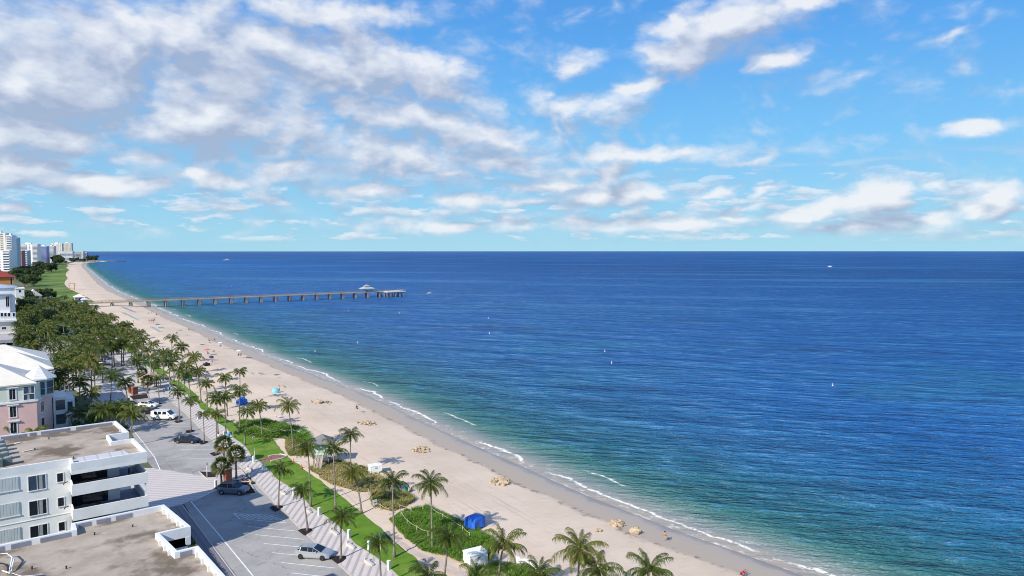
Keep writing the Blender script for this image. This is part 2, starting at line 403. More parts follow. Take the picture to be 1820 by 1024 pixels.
a_ = me.attributes.new('shore', 'FLOAT', 'POINT'); a_.data.foreach_set('value', sv)
me.polygons.foreach_set('use_smooth', [True]*len(fs))
bm = bmesh.new(); bm.from_mesh(me); bmesh.ops.recalc_face_normals(bm, faces=bm.faces)
if sum(f.normal.z for f in bm.faces) < 0: bmesh.ops.reverse_faces(bm, faces=bm.faces)
bm.to_mesh(me); bm.free()
o = bpy.data.objects.new('beach', me); COL.objects.link(o); struct(o)
# ---------------------------------------------------------------- ground, road, promenade, lawn
def gmat(name, c1, c2, scale, rough=.85, c3=None, bmp=.05, cracks=False):
    m, t, b = new_mat(name); p = wpos(t)
    n = noise(t, p, scale, 5, .62); n2 = noise(t, p, scale * 9, 3, .6)
    c = mix(t, n.step(.32, .68), c1, c2)
    if c3: c = mix(t, noise(t, p, scale * .45, 5, .65).step(.50, .66), c, c3)
    c = mix(t, n2.step(.45, .75) * .25, c, tuple(x * .7 for x in c1))
    if cracks:
        dn = noise(t, p, .7, 3, .6); x_, y_, z_ = xyz(t, p); vo = t.nodes.new('ShaderNodeTexVoronoi'); vo.feature = 'DISTANCE_TO_EDGE'; vo.inputs['Scale'].default_value = .16; lk(t, cxyz(t, x_ + dn * 2.4, y_ + n * 2.4, 0.0), vo.inputs['Vector'])
        cr = (1 - E(t, vo.outputs['Distance']).step(.004, .016)) * dn.step(.42, .55); c = mix(t, cr * .38, c, tuple(x * .35 for x in c1))
        c = mix(t, noise(t, p, .55, 4, .7, (1, .35, 1), R(45)).step(.60, .72) * .35, c, tuple(x * .5 for x in c1))
    lk(t, c, b.inputs['Base Color']); b.inputs['Roughness'].default_value = rough; b.inputs['Specular IOR Level'].default_value = .25
    bump(t, b, n2, .5, bmp); MC[name] = m; return m
M_ground = gmat('ground_scrub', (.07,.10,.035), (.12,.14,.06), .15, c3=(.22,.20,.14))
M_asph = gmat('asphalt', (.34,.33,.315), (.40,.385,.365), .25, c3=(.28,.275,.265), bmp=.01, cracks=True)
M_asph2 = gmat('parking_asphalt', (.24,.235,.23), (.30,.295,.285), .2, c3=(.18,.18,.18), bmp=.01, cracks=True)
M_conc = gmat('pale_concrete', (.50,.47,.44), (.58,.55,.51), .4, c3=(.46,.43,.40), bmp=.01)
M_mulch = gmat('dark_mulch', (.018,.013,.016), (.035,.025,.026), 2.0, bmp=.08)
M_lawn = gmat('lawn_grass', (.085,.185,.012), (.135,.245,.020), .55, c3=(.18,.25,.04), bmp=.08)
M_rough = gmat('dry_grass', (.18,.19,.05), (.30,.26,.11), .8, c3=(.40,.31,.20), bmp=.1)
M_far = gmat('dune_scrub', (.07,.14,.02), (.20,.26,.05), .035, c3=(.04,.08,.02), bmp=.3)
M_path = gmat('sand_path', (.46,.38,.33), (.56,.47,.41), .7, bmp=.04)
M_white = mat('road_paint', (.78,.78,.77), .6, .10, 1.2, dirt=.25)
M_kerb = gmat('kerb_concrete', (.46,.42,.37), (.54,.50,.45), .8, bmp=.01)
# tiled promenade: pale bands and square pavers
def pavers(name, ang, c1, c2, pitch, tile, gap=.08, var=.06):
    m, t, b = new_mat(name); p = rot_obj(t, wpos(t), ang); x, y, z = xyz(t, p)
    fx = (x / pitch)._m('FRACT'); band = fx.step(.60, .66) * fx.step(1.0, .94)
    ty = (y / tile)._m('FRACT'); tx = (x / tile)._m('FRACT')
    j = (ty.step(0.02, .08) * ty.step(.98, .92)) * (tx.step(.02, .08) * tx.step(.98, .92))
    n = noise(t, p, 1.2, 4, .6)
    c = mix(t, n.step(.3, .7), tuple(q * (1 - var) for q in c1), c1)
    c = mix(t, band * .85, c, c2)
    c = mix(t, (1 - j) * .35, c, tuple(q * .7 for q in c2))
    c = mix(t, noise(t, p, .25, 5, .65).step(.52, .7) * .25, c, tuple(q * .72 for q in c1))
    lk(t, c, b.inputs['Base Color']); b.inputs['Roughness'].default_value = .8; MC[name] = m; return m
M_prom = pavers('promenade_pavers', R(35), (.64,.58,.53), (.36,.33,.33), .95, .475)
M_cross = pavers('crossing_pavers', R(135), (.60,.55,.52), (.44,.40,.39), .95, .47)

def sheet(name, pts, z, m, kind='structure'):
    mb = MB(); mb.poly(pts, z); o = mb.build(name, m)
    if o.data.polygons[0].normal.z < 0: o.data.flip_normals()
    return struct(o, kind)
# one ground sheet under everything on land, reaching inland to the horizon
v = []; f = []
for i, y in enumerate(RW):
    v += [(-60000, y, 1.90), (-400, y, 1.90), (interp(EDGE, y) + .6, y, 1.90)]
for i in range(len(RW)-1):
    for j in (0, 1): f.append((i*3+j, i*3+j+1, (i+1)*3+j+1, (i+1)*3+j))
me = bpy.data.meshes.new('ground'); me.from_pydata(v, [], f); me.materials.append(M_ground)
o = bpy.data.objects.new('ground', me); COL.objects.link(o); struct(o)

RL = 20.8
def curb(y): return interp([(0,31.6),(72,31.3),(92,31.5),(102,31.9),(123,32.7),(147,33.1),(167,33.7),(300,34)], y)
# asphalt of the front road; the paved crossing and plaza lie at its far end
sheet('road', [(RL,-60),(31.6,-60),(31.4,60),(31.4,92),(31.9,102),(32.2,110),(26.3,110.3),(23.3,108.4),(21.1,107.5),(RL,100)], 1.94, M_asph)
sheet('road', [(14,104),(21.1,107.5),(26.3,110.3),(31.9,112),(32.4,119),(26,119.5),(20.5,128.5),(17.5,131),(10,131),(8,112)], 1.944, M_cross)
sheet('road', [(26,119.5),(32.7,119.2),(33.1,147),(33.7,167),(34,190),(22,190),(21.5,165),(21.0,150),(20.4,135),(20.5,128.5)], 1.94, M_asph)
sheet('plaza', [(19,190),(34,190),(38.5,191),(38.3,215),(40.5,260),(41,330),(38,420),(20,420),(14,300),(16,215)], 1.948, M_conc)
sheet('parking_lot', [(-10,215),(16,215),(14,300),(20,420),(24,560),(-8,560),(-20,300)], 1.944, M_asph2)
sheet('parking_lot', [(20,235),(32,235),(33,330),(21,330)], 1.956, M_asph2)
sheet('grove_lawn', [(-30,212),(13.5,216),(12,330),(16,338),(38,345),(40,430),(46,520),(30,560),(-8,560)], 1.9665, M_ground)
sheet('parking_lot', [(2,262),(13,262),(12,328),(0,328)], 1.9705, M_asph2)
sheet('parking_lot', [(16,350),(34,350),(36,400),(14,400)], 1.9705, M_asph2)
sheet('side_street', [(-60,112),(10,112),(10,128),(-60,128)], 1.94, M_asph2)
# white traffic line, stall lines, hatched bay
mk = MB()
def line(a, b_, w=.11, z=1.952):
    a = Vector(a); b_ = Vector(b_); d = (b_-a).normalized(); n_ = Vector((-d.y, d.x)) * w/2
    mk.add([(*(a-n_), z), (*(b_-n_), z), (*(b_+n_), z), (*(a+n_), z)], [(0,1,2,3)])
pl = [(22.5,-60),(22.4,80),(22.3,92.7),(22.1,107.7)]
for a, b_ in zip(pl, pl[1:]): line(a, b_, .15)
pl = [(21.3,126.6),(21.9,135),(21.9,150),(21.8,165),(22.2,188)]
for a, b_ in zip(pl, pl[1:]): line(a, b_, .15)
y = 96.5
while y > 30: line((26.1,y), (30.6,y-5.2)); y -= 3.33
line((22.1,107.7),(26.4,110.6),.2); line((25.8,99.1),(30.6,94.6)); line((25.8,99.1),(26.0,96.5))
for k in range(7): line((25.9+k*.62, 98.9-k*.62), (26.35+k*.62+ .6, 97.0-k*.62 -1.1+ .55*0),.12)
y = 183
while y > 128: line((26.6,y), (31.7,y-4.0)); y -= 3.5
o = struct(mk.build('road_marking', M_white), 'structure')
# promenade slab with a scalloped sea-side edge
def lawn_edge(y):
    b_ = interp([(0,35.0),(69,35.1),(90,35.3),(116,35.4),(130,36.1),(147,36.9),(165,37.3),(191,38.4),(260,40)], y)
    ph = (y - 64) / 15.2
    return b_ + .55 * abs(math.sin(math.pi * ph)) - .25
ys = [ -40 + i*1.0 for i in range(231)]
L = [(curb(y)+.2, y) for y in ys if y <= 190]; Rr = [(lawn_edge(y), y) for y in ys if y <= 190]
def band(name, A, B_, z0, z1, m, kind='structure'):
    mb = MB(); n_ = len(A)
    vs = [(x,y,z1) for x,y in A] + [(x,y,z1) for x,y in B_] + [(x,y,z0) for x,y in A] + [(x,y,z0) for x,y in B_]
    fs = [(i,n_+i,n_+i+1,i+1) for i in range(n_-1)] + [(2*n_+i,2*n_+i+1,i+1+0,i) for i in range(n_-1)] + [(n_+i,n_+i+1,3*n_+i+1,3*n_+i) for i in range(n_-1)]
    fs += [(0,n_,3*n_,2*n_),(n_-1,2*n_-1,4*n_-1,3*n_-1)]
    mb.add(vs, fs); o = mb.build(name, m); return struct(o, kind)
band('promenade', L, Rr, 1.90, 2.06, M_prom)
band('kerb', [(curb(y)-.05, y) for y in ys if y<=190], [(curb(y)+.198, y) for y in ys if y<=190], 1.90, 2.063, M_kerb)
band('kerb', [(x+.002, y) for x,y in Rr], [(x+.26, y) for x,y in Rr], 1.90, 2.075, M_kerb)
band('kerb', [(RL-.15, y) for y in range(-40,108)], [(RL, y) for y in range(-40,108)], 1.90, 2.03, M_kerb)
band('pavement', [(RL-1.7, y) for y in range(-40,108)], [(RL-.152, y) for y in range(-40,108)], 1.90, 2.02, pavers('path_pavers', 0, (.21,.20,.22), (.14,.13,.16), .8, .4))
# lawn between the promenade and the dunes
LE = [(-60,37.5),(62,37.8),(66,38.2),(70,39.1),(76,39.3),(84,40.1),(89,40.3),(95,40.6),(118,40.8),(128,41.7),(136,43),(141,42.5),(147,40.5),(160,39.6),(178,39.6),(190,40.6),(212,41)]
ly = list(range(-40, 213, 1))
band('lawn', [((lawn_edge(y)+.262) if y<=190 else 38.6, y) for y in ly], [(interp(LE, y)+mn.noise(Vector((y*.3,0,0)))*.5, y) for y in ly], 1.90, 2.045, M_lawn)
band('lawn', [(38.3,y) for y in range(225,420,3)], [(40.5+math.sin(y*.09)*.8,y) for y in range(225,420,3)], 1.90, 2.03, M_lawn)
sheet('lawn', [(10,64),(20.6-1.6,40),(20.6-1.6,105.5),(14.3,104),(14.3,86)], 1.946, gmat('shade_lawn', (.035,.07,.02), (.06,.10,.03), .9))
# brick court by the lawn
sheet('brick_court', [(35.7,119.6),(37.6,119.9),(39.9,120.3),(40.8,121.4),(40.3,122.7),(38.6,123.0),(36.6,121.8)], 2.052, gmat('brick_paving', (.22,.10,.08), (.32,.16,.12), 1.5))
mb = MB(); mb.tube([(37.6,119.8,2.1),(39.9,120.2,2.1),(40.85,120.9,2.1),(40.9,121.7,2.1),(40.4,122.8,2.1),(39.4,123.2,2.1),(38.2,122.9,2.1)], .14, 6); struct(mb.build('kerb', M_conc))
# far dune scrub
fy = [560,600,650,720,790,860,930,1000,1100,1250,1400,1600,1800,2000,2230]
sheet('dune_grass', [(interp([(560,30),(650,32),(790,34),(930,30),(2230,110)], y), y) for y in fy] + [(interp(EDGE, y)+2+3*math.sin(y*.013), y) for y in fy[::-1]], 2.06, M_far)
# ---------------------------------------------------------------- buildings
def PY(px, py, Y):
    d = ray(px, py); t = Y / d.y; return d.x * t, CAMZ + d.z * t
white = mat('white_stucco', (.80,.80,.77), .75, .06, .7, dirt=.22)
whitep = mat('white_paint', (.80,.80,.79), .6, .05, .8, dirt=.10)
offw = mat('parapet_white', (.72,.73,.73), .7, .06, .8, dirt=.2)
greyp = mat('grey_membrane', (.23,.24,.29), .8, .12, .9, dirt=.3)
glass = mat('dark_glass', (.012,.016,.022), .12, .3, .3, spec=.6)
glassb = mat('blue_glass', (.05,.085,.13), .15, .3, .3, spec=.6)
shut = mat('louvre_grey', (.52,.56,.56), .6, .06, 1.0)
steel = mat('galvanised', (.45,.47,.48), .45, .1, 2, metal=.5)
blackm = mat('black_plastic', (.015,.015,.017), .5, .1, 3)
metroof = mat('white_metal_roof', (.74,.70,.60), .5, .04, .5, dirt=.08)
m, t, b = new_mat('roof_deck'); p = wpos(t)
n = noise(t, p, .5, 6, .65); n2 = noise(t, p, 2.2, 5, .65); n3 = noise(t, p, .22, 5, .6)
c = mix(t, n.step(.3, .7), (.34,.285,.225), (.45,.39,.32))
c = mix(t, n3.step(.47, .62) * .85, c, (.13,.10,.07)); c = mix(t, n2.step(.62, .75) * .5, c, (.12,.10,.085))
c = mix(t, noise(t, p, 1.1, 6, .7).step(.60, .68) * .4, c, (.58,.52,.45))
lk(t, c, b.inputs['Base Color']); b.inputs['Roughness'].default_value = .92; b.inputs['Specular IOR Level'].default_value = .15; MC['roofdeck'] = m
def ribbed(name, c, pitch, axis, depth=.03):
    m, t, b = new_mat(name); p = wpos(t); q = xyz(t, p)[axis]
    fr = (q / pitch)._m('FRACT'); g = fr.step(.0, .12) * fr.step(1.0, .88)
    k = mix(t, (1 - g) * .45, c, tuple(v * .45 for v in c)); k = mix(t, noise(t, p, .8, 4, .6).step(.45, .7) * .2, k, tuple(v * .75 for v in c))
    lk(t, k, b.inputs['Base Color']); b.inputs['Roughness'].default_value = .55; bump(t, b, g, .5, depth); MC[name] = m; return m
louv = ribbed('louvre_panel', (.50,.55,.55), .28, 0); seam = ribbed('seamed_membrane', (.56,.56,.56), 1.25, 0)

ZT = 16.0; ZD = 15.5
def parapet(root, pts, closed, z0, z1, th=.26, m=None, name='parapet', cap=True):
    # wall of thickness th running inside the outline pts (counter-clockwise)
    n_ = len(pts); vs = []
    P = [Vector(q) for q in pts]
    def nrm(a, b_): d = (b_ - a).normalized(); return Vector((-d.y, d.x))
    inn = []
    for i in range(n_):
        if closed or 0 < i < n_-1:
            a = nrm(P[i-1], P[i]); c_ = nrm(P[i], P[(i+1) % n_]); k = (a + c_); k = k / (1 + a.dot(c_)) if (1 + a.dot(c_)) > .05 else a
        else: k = nrm(P[0], P[1]) if i == 0 else nrm(P[-2], P[-1])
        inn.append(P[i] + k * th)
    mb = MB(); rng = range(n_ if closed else n_-1)
    vs = [(q.x,q.y,z0) for q in P] + [(q.x,q.y,z1) for q in P] + [(q.x,q.y,z0) for q in inn] + [(q.x,q.y,z1) for q in inn]
    fs = []
    for i in rng:
        j = (i+1) % n_
        fs += [(i,j,n_+j,n_+i), (n_+i,n_+j,3*n_+j,3*n_+i), (2*n_+i,3*n_+i,3*n_+j,2*n_+j), (i,2*n_+i,2*n_+j,j)]
    if not closed: fs += [(0,n_,3*n_,2*n_), (n_-1,3*n_-1,4*n_-1,2*n_-1)]
    mb.add(vs, fs); return mb.build(name, m or offw, root)
def win(root, x0, x1, z0, z1, Y, mull=1, g=None, frame=whitep, fw=.07, name='window'):
    f_ = MB(); f_.box(x0-fw, x1+fw, Y-.05, Y+.02, z1, z1+fw); f_.box(x0-fw, x1+fw, Y-.09, Y+.02, z0-fw, z0)
    f_.box(x0-fw, x0, Y-.05, Y+.02, z0, z1); f_.box(x1, x1+fw, Y-.05, Y+.02, z0, z1)
    for k in range(1, mull+1):
        xm = x0 + (x1-x0)*k/(mull+1); f_.box(xm-.025, xm+.025, Y-.045, Y+.02, z0, z1)
    w_ = f_.build(name, frame, root)
    MB().box(x0, x1, Y-.02, Y+.02, z0, z1).build('pane', g or glass, w_)
    if (x1-x0) > 1 and Y < 200: q = x0 + (x1-x0)*(.12 + .5*((z0*7.3) % 1)); MB().box(q, min(x1-.03, q+(x1-x0)*.2), Y-.028, Y-.022, z0+.03, z1-.03).build('curtain', mat('curtain', (.30,.32,.33), .8, .2, 6), w_)
    return w_
def panels(root, segs, z0, z1, m=greyp):    # framed grey infill seen on the inner face of a parapet
    for (x0, y0, x1, y1) in segs:
        mb = MB(); mb.obox(((x0+x1)/2, (y0+y1)/2), math.atan2(y1-y0, x1-x0), math.hypot(x1-x0, y1-y0)/2, .012, z0, z1); mb.build('parapet_panel', m, root)

def inset(pts, d):
    P = [Vector(q) for q in pts]; out = []
    for i in range(len(P)):
        a = (P[i]-P[i-1]).normalized(); c_ = (P[(i+1)%len(P)]-P[i]).normalized()
        a = Vector((-a.y,a.x)); c_ = Vector((-c_.y,c_.x)); k = (a+c_)/(1+a.dot(c_)); out.append(tuple(P[i]+k*d))
    return out
# --- the white condominium with the balconies
A = thing('apartment_building', 'white four-storey apartment block with corner balconies and stained flat roof', 'building', (6, 97, 1.9))
A.location = (0, 0, 0)
bodyA = [(-25,89),(6.03,89),(6.03,91),(11,91),(11,94),(10.7,94),(10.7,97.6),(13,97.6),(13,105.3),(-25,105.3)]
MB().prism(bodyA, 1.9, ZD-.34).build('wall', white, A)
outA = [(-25,89),(5.95,89),(5.95,86.8),(13.3,86.8),(13.0,94.1),(10.75,94.1),(10.75,97.6),(13,97.6),(12.5,105.3),(-25,105.3)]
MB().prism(inset(outA,.1), ZD-.33, ZD).build('roof', MC['roofdeck'], A)
mb = MB(); mb.poly([(6.25,87.1),(12.2,87.1),(11.4,90.9),(6.9,90.9),(6.3,89.4)], ZD+.03); mb.build('roof_membrane', seam, A)
parapet(A, outA, True, ZD-.34, ZT)
parapet(A, [(x*1.0+(.3 if x<0 else 0), y) for x, y in []] or [(5.95,88.99),(5.95,86.8),(13.3,86.8),(13.05,94.0)], False, ZD-.75, ZD-.342, .5, white, 'fascia')
bx = [-8.5,-5.0,-1.9,.9,1.7,4.3,5.1,8.2,9.2,12.1]
panels(A, [(a, 105.02, b_, 105.02) for a, b_ in [(-9,-6.6),(-6.2,-3.6),(-3.2,-.4),(0,2.6),(2.9,3.6),(4.1,7.2),(7.9,12)]], ZD+.04, ZT-.1)
panels(A, [(10.85, 94.36, 11.9, 94.36)], ZD+.04, ZT-.1)
for yy in (88.2, 89.6, 91.0, 92.4): MB().box(12.82, 13.0, yy, yy+.3, ZD, ZT-.08).build('parapet_post', offw, A)
for yy in (98.5, 100.6, 102.7): MB().box(12.3, 12.55, yy, yy+.3, ZD, ZT-.08).build('parapet_post', offw, A)
for k in range(4):
    dz = -2.75 * k
    win(A, 2.2, 3.72, 13.15+dz, 14.72+dz, 89, 1, glassb if k == 0 else glass)
    win(A, 4.78, 5.32, 13.6+dz, 14.55+dz, 89, 0)
    o = MB().box(-6.2, 1.32, 88.93, 89.0, 13.6+dz, 14.95+dz).build('louvre', louv, A)
    MB().box(-6.2, 1.4, 88.9, 88.995, 13.45+dz, 13.58+dz).build('sill', white, A)
    # balcony of this floor
    zt = 13.6 + dz; zb = zt - 1.22
    bal = parapet(A, [(5.95,88.99),(5.95,86.8),(13.3,86.8),(13.05,94.0)], False, zb, zt, .16, white, 'balcony')
    MB().prism([(6.12,86.97),(13.12,86.97),(12.9,94),(11.02,94),(11.02,91),(6.12,91)], zb+.02, zb+.2).build('balcony_floor', mat('balcony_floor', (.30,.33,.42), .8), bal)
    if k: MB().box(13.0, 13.16, 86.9, 87.06, zt, zt+1.55).build('column', whitep, bal)
    f0 = zb + .2; g = MB().box(6.08, 9.75, 90.93, 90.98, f0+.05, f0+2.15).build('sliding_door', glass, A)
    fr = MB()
    for q in range(6): fr.box(6.0+q*.74, 6.04+q*.74, 90.9, 90.93, f0+.05, f0+2.15)
    fr.build('door_frame', mat('bronze_frame', (.06,.05,.045), .5), g)
    if k < 3:
        for z_ in (0,): MB().tube([(5.75, 88.9, zb+1.1), (5.4, 88.6, zb+1.12), (5.3, 88.45, zb+1.0)], .06, 6).build('wall_lamp', blackm, A)
    if k: MB().box(-25, 5.8, 88.95, 89.0, zb+.28, zb+.34).build('string_course', white, A)
# loggia bay glimpsed at the right end
for k in range(4):
    zb = 12.38 - 2.75*k; MB().box(11.0, 11.05, 91.3, 93.6, zb+.3, zb+2.2).build('sliding_door', glassb, A)

for i, (fx, fy, k) in enumerate(((7.2,88.2,1),(8.6,88.3,1),(7.6,88.1,0),(12.1,90.2,0))):
    fl = 12.38 - 2.75*k + .2; ch = thing('patio_chair', ['dark chair on the lower visible balcony, left one','dark chair on the lower visible balcony, right one','dark chair on the top balcony in front of the sliding doors','dark chair at the right end of the top balcony'][i], 'chair', (fx, fy, fl), .4*i)
    MB().box(-.25,.25,-.25,.25,.40,.45).build('seat', blackm, ch); MB().box(-.25,.25,.20,.25,.452,.9).build('backrest', blackm, ch)
    for sx in (-.22,.22):
        for sy in (-.22,.22): MB().box(sx-.02,sx+.02,sy-.02,sy+.02,0,.40).build('leg', blackm, ch)
ac0 = thing('air_conditioner', 'dark green-grey condenser unit on the apartment roof, in the row by its front edge', 'air conditioner', (0,0,0), group='condenser units on the flat roof')
MB().box(-.42,.42,-.42,.42,.06,.82).build('housing', mat('condenser_green', (.10,.14,.14), .5, .15, 4), ac0, bevel=.03)
q = MB().cyl((0,0), .34, .34, .82, .87, 16); q.build('fan_grille', mat('grille_grey', (.42,.44,.46), .4, .1, 9, metal=.4), ac0)
for s_ in (-.35, .35): MB().box(-.4,.4,s_-.05,s_+.05,0,.06).build('foot', steel, ac0)
acs = []; kids = [k for k in COL.objects if k.parent == ac0]
for i, (px, py) in enumerate([(14,826),(8,817),(6,809),(3,802),(1,795),(-3,830)]):
    x, y = at(px, py, ZD)
    lb = 'green-grey condenser unit on the apartment roof, ' + ['biggest, at the front end of its row','second from the front end of the row','third from the front end of the row','fourth from the front end of the row','farthest from the roof front edge','left of the front unit at the picture edge'][i]
    if i == 0: ac0.location = (x, y, ZD); ac0['label'] = lb
    else: put(ac0, (x, y, ZD), 0, kids=kids, label=lb)
def roofboard(px, py, a, label, m, z=ZD, l=.9):
    x, y = at(px, py, z); o = MB().box(-l/2,l/2,-.14,.14,.05,.12).box(-l/2+.05,-l/2+.15,-.12,.12,0,.05).box(l/2-.15,l/2-.05,-.12,.12,0,.05).build('board', m)
    o.location = (x, y, z); o.rotation_euler = (0, 0, a); tag(o, label, 'board')
roofboard(30, 789, .7, 'pale board lying on the apartment roof, farther from the condenser units', whitep)
roofboard(50, 802, .3, 'cream board lying on the apartment roof, nearer the front edge', mat('cream_board', (.70,.66,.50), .7), l=1.1)
for i, (px, py) in enumerate([(62,800),(131,816),(35,778),(87,781)]):
    x, y = at(px, py, ZD); o = MB().cyl((0,0), .06, .06, 0, .2, 8).cyl((0,0), .10, .07, .201, .25, 8).build('roof_vent', blackm); o.location = (x, y, ZD+(.03 if i == 1 else 0))
    tag(o, ['small black vent pipe on the apartment roof near the cream board','small black vent pipe on the grey seamed part of the roof','small black vent pipe near the back parapet of the apartment roof','small black vent pipe in the middle of the dark roof stain'][i], 'vent')

# --- the nearer condominium roof
B = thing('apartment_building', 'nearest white apartment block seen from above, brown stained roof with a notched parapet', 'building')
outB = [(-25,30),(14.4,30),(12.35,49.9),(12.0,56.4),(10.5,56.4),(10.05,60.8),(12.4,60.8),(11.6,67.6),(4.5,67.6),(4.5,66.0),(-25,66.0)]
inB = [(x-(.25 if x>0 else 0), y) for x, y in outB]
MB().prism(inB, 1.9, ZD-.36).build('wall', white, B)
MB().prism(inset(outB,.1), ZD-.31, ZD).build('roof', MC['roofdeck'], B)
parapet(B, outB, True, ZD-.35, ZT, .26)
parapet(B, [(12.38,60.78),(11.6,67.62),(4.48,67.62)][:2], False, ZD-1.0, ZD-.36, .4, white, 'fascia')
MB().box(10.1, 12.36, 60.8, 61.1, ZD-1.1, ZD-.36).build('fascia', white, B)
panels(B, [(a, 65.72, b_, 65.72) for a, b_ in [(-9,-3.2),(-2.6,-.1),(.35,1.6),(2.25,4.3)]] + [(a, 67.32, b_, 67.32) for a, b_ in [(5.0,5.9),(6.3,7.3),(7.75,9.0)]], ZD+.04, ZT-.1)
panels(B, [(10.65, 56.12, 11.5, 56.12)], ZD+.04, ZT-.1)
for yy in (61.6,62.7,63.9,65.1,66.3): xx = 12.4-(yy-60.8)*.118; MB().box(xx-.46, xx-.26, yy, yy+.25, ZD, ZT-.08).build('parapet_post', offw, B)
for yy in (57.0,58.1,59.3): xx = 10.5-(yy-56.4)*.102; MB().box(xx-.46, xx-.26, yy, yy+.22, ZD, ZT-.08).build('parapet_post', offw, B)
for yy in (50.8,52.3,53.9,55.3): xx = 12.35-(yy-49.9)*.054; MB().box(xx-.46, xx-.26, yy, yy+.25, ZD, ZT-.08).build('parapet_post', offw, B)
MB().box(10.3, 11.6, 56.8, 60.2, ZD-3.2, ZD-3.0).build('balcony', mat('navy_awning', (.03,.06,.11), .4), B)
MB().tube([(11.62,56.8,ZD-3.0),(11.62,60.2,ZD-3.0)], .06).build('balcony_rail', whitep, B)
# white pipe frame and hose on this roof
def pipe(pts, r, m): return [(*at(px, py, ZD+h), ZD+h) for px, py, h in pts]
o = MB(); 
for pts in ([(-8,986,.5),(13,983,.5),(22,991,.5),(18,1010,.3),(16,1017,.1)], [(26,992,.5),(21,1008,.3),(20,1016,.1)], [(16,1018,.15),(40,1024,.15),(76,1021,.15)], [(4,1014,.2),(18,1019,.2)]): o.tube(pipe(pts, 0, 0), .05, 6)
o = o.build('roof_pipe', whitep, smooth=True); tag(o, 'bent white pipes lying on the nearest roof at the picture corner', 'pipes')
o = MB().tube(pipe([(-8,1000,.1),(8,1002,.1),(14,1008,.1),(14,1020,.1)],0,0), .045, 6).build('hose', blackm, smooth=True); tag(o, 'black hose under the white pipes on the nearest roof', 'hose')
for i, (px, py) in enumerate([(57,1012),(118,1011)]):
    x, y = at(px, py, ZD); o = MB().cyl((0,0), .05, .05, 0, .18, 8).cyl((0,0), .08, .06, .181, .22, 8).build('roof_vent', blackm); o.location = (x, y, ZD)
    tag(o, ['small black vent on the nearest roof beside the white pipes','small black vent in the stained part of the nearest roof'][i], 'vent')
for i, (px, py) in enumerate([(168,951),(236,937)]):
    x, y = at(px, py, ZD); o = MB().cyl((0,0), .05, .05, 0, .18, 8).cyl((0,0), .08, .06, .181, .22, 8).build('roof_vent', blackm); o.location = (x, y, ZD)
    tag(o, ['black vent standing behind the others on the nearest roof','black vent toward the right side of the nearest roof'][i], 'vent')

# --- hip roof helper
def hip(mb, x0, x1, y0, y1, z0, z1, ov=.5):
    x0 -= ov; x1 += ov; y0 -= ov; y1 += ov; w = (x1-x0); d = (y1-y0)
    if w >= d: r = [(x0+d/2,(y0+y1)/2,z1),(x1-d/2,(y0+y1)/2,z1)]; fs = [(0,1,5,4),(1,2,5),(2,3,4,5),(3,0,4)]
    else: r = [((x0+x1)/2,y0+w/2,z1),((x0+x1)/2,y1-w/2,z1)]; fs = [(0,1,4),(1,2,5,4),(2,3,5),(3,0,4,5)]
    mb.add([(x0,y0,z0),(x1,y0,z0),(x1,y1,z0),(x0,y1,z0)]+r, fs+[(3,2,1,0)])
    mb.box(x0+.02, x1-.02, y0+.02, y1-.02, z0-.22, z0-.003)
    return mb
def pyramid(mb, c_, r, n_, z0, z1, a0=0):
    P = [(c_[0]+r*math.cos(a0+2*math.pi*i/n_), c_[1]+r*math.sin(a0+2*math.pi*i/n_)) for i in range(n_)]
    mb.add([(x,y,z0) for x,y in P]+[(x,y,z0-.2) for x,y in P]+[(c_[0],c_[1],z1)], [(i,(i+1)%n_,2*n_) for i in range(n_)]+[(i,n_+i,n_+(i+1)%n_,(i+1)%n_) for i in range(n_)]+[tuple(range(n_,2*n_))])
    return mb
# --- pink house
pink = mat('pink_stucco', (.78,.52,.48), .8, .05, .4, dirt=.08); mint = mat('mint_stucco', (.66,.70,.60), .8, .04, .4)
C = thing('pink_house', 'pink and pale green house with white metal hip roofs and a corner turret', 'house')
pC = [(-20,155.7),(5.6,155.7),(8.4,163.5),(9.0,172),(9.0,200),(-20,200)]
MB().prism(pC, 1.9, 10.7).build('wall', pink, C)
MB().prism([(x-(.02 if x>0 else 0), y+.02) for x,y in pC], 11.0, 14.0).build('upper_wall', mint, C)
MB().prism([(x+(.15 if x>0 else 0), y-.15) for x,y in pC], 10.7, 11.0).build('string_course', whitep, C)
hip(MB(), -20, 5.2, 155.9, 170, 14.22, 18.3).build('roof', metroof, C)
hip(MB(), -14, 8.8, 170.5, 182, 14.6, 17.9).build('roof', metroof, C)
hip(MB(), -12, 8.8, 183, 198, 14.6, 18.0).build('roof', metroof, C)
tu = (6.3, 160.2); pyramid(MB(), tu, 3.0, 8, 14.5, 16.9, R(22.5)).build('turret_roof', ribbed('turret_tiles', (.70,.70,.66), .5, 1), C)
T8 = [(tu[0]+2.45*math.cos(R(22.5+45*i)), tu[1]+2.45*math.sin(R(22.5+45*i))) for i in range(8)]
MB().prism(T8, 11.02, 14.3).build('turret', mat('turret_blue', (.45,.58,.60), .6, .05, .5), C)
for i in (4,5,6,7):
    a = Vector(T8[i]); b_ = Vector(T8[(i+1)%8]); c_ = (a+b_)/2; ang = math.atan2(b_.y-a.y, b_.x-a.x); nrm = Vector((math.sin(ang), -math.cos(ang)))
    MB().obox(c_+nrm*.03, ang, .72, .03, 11.4, 12.5).obox(c_+nrm*.03, ang, .72, .03, 12.6, 13.9).build('turret_window', glassb, C)
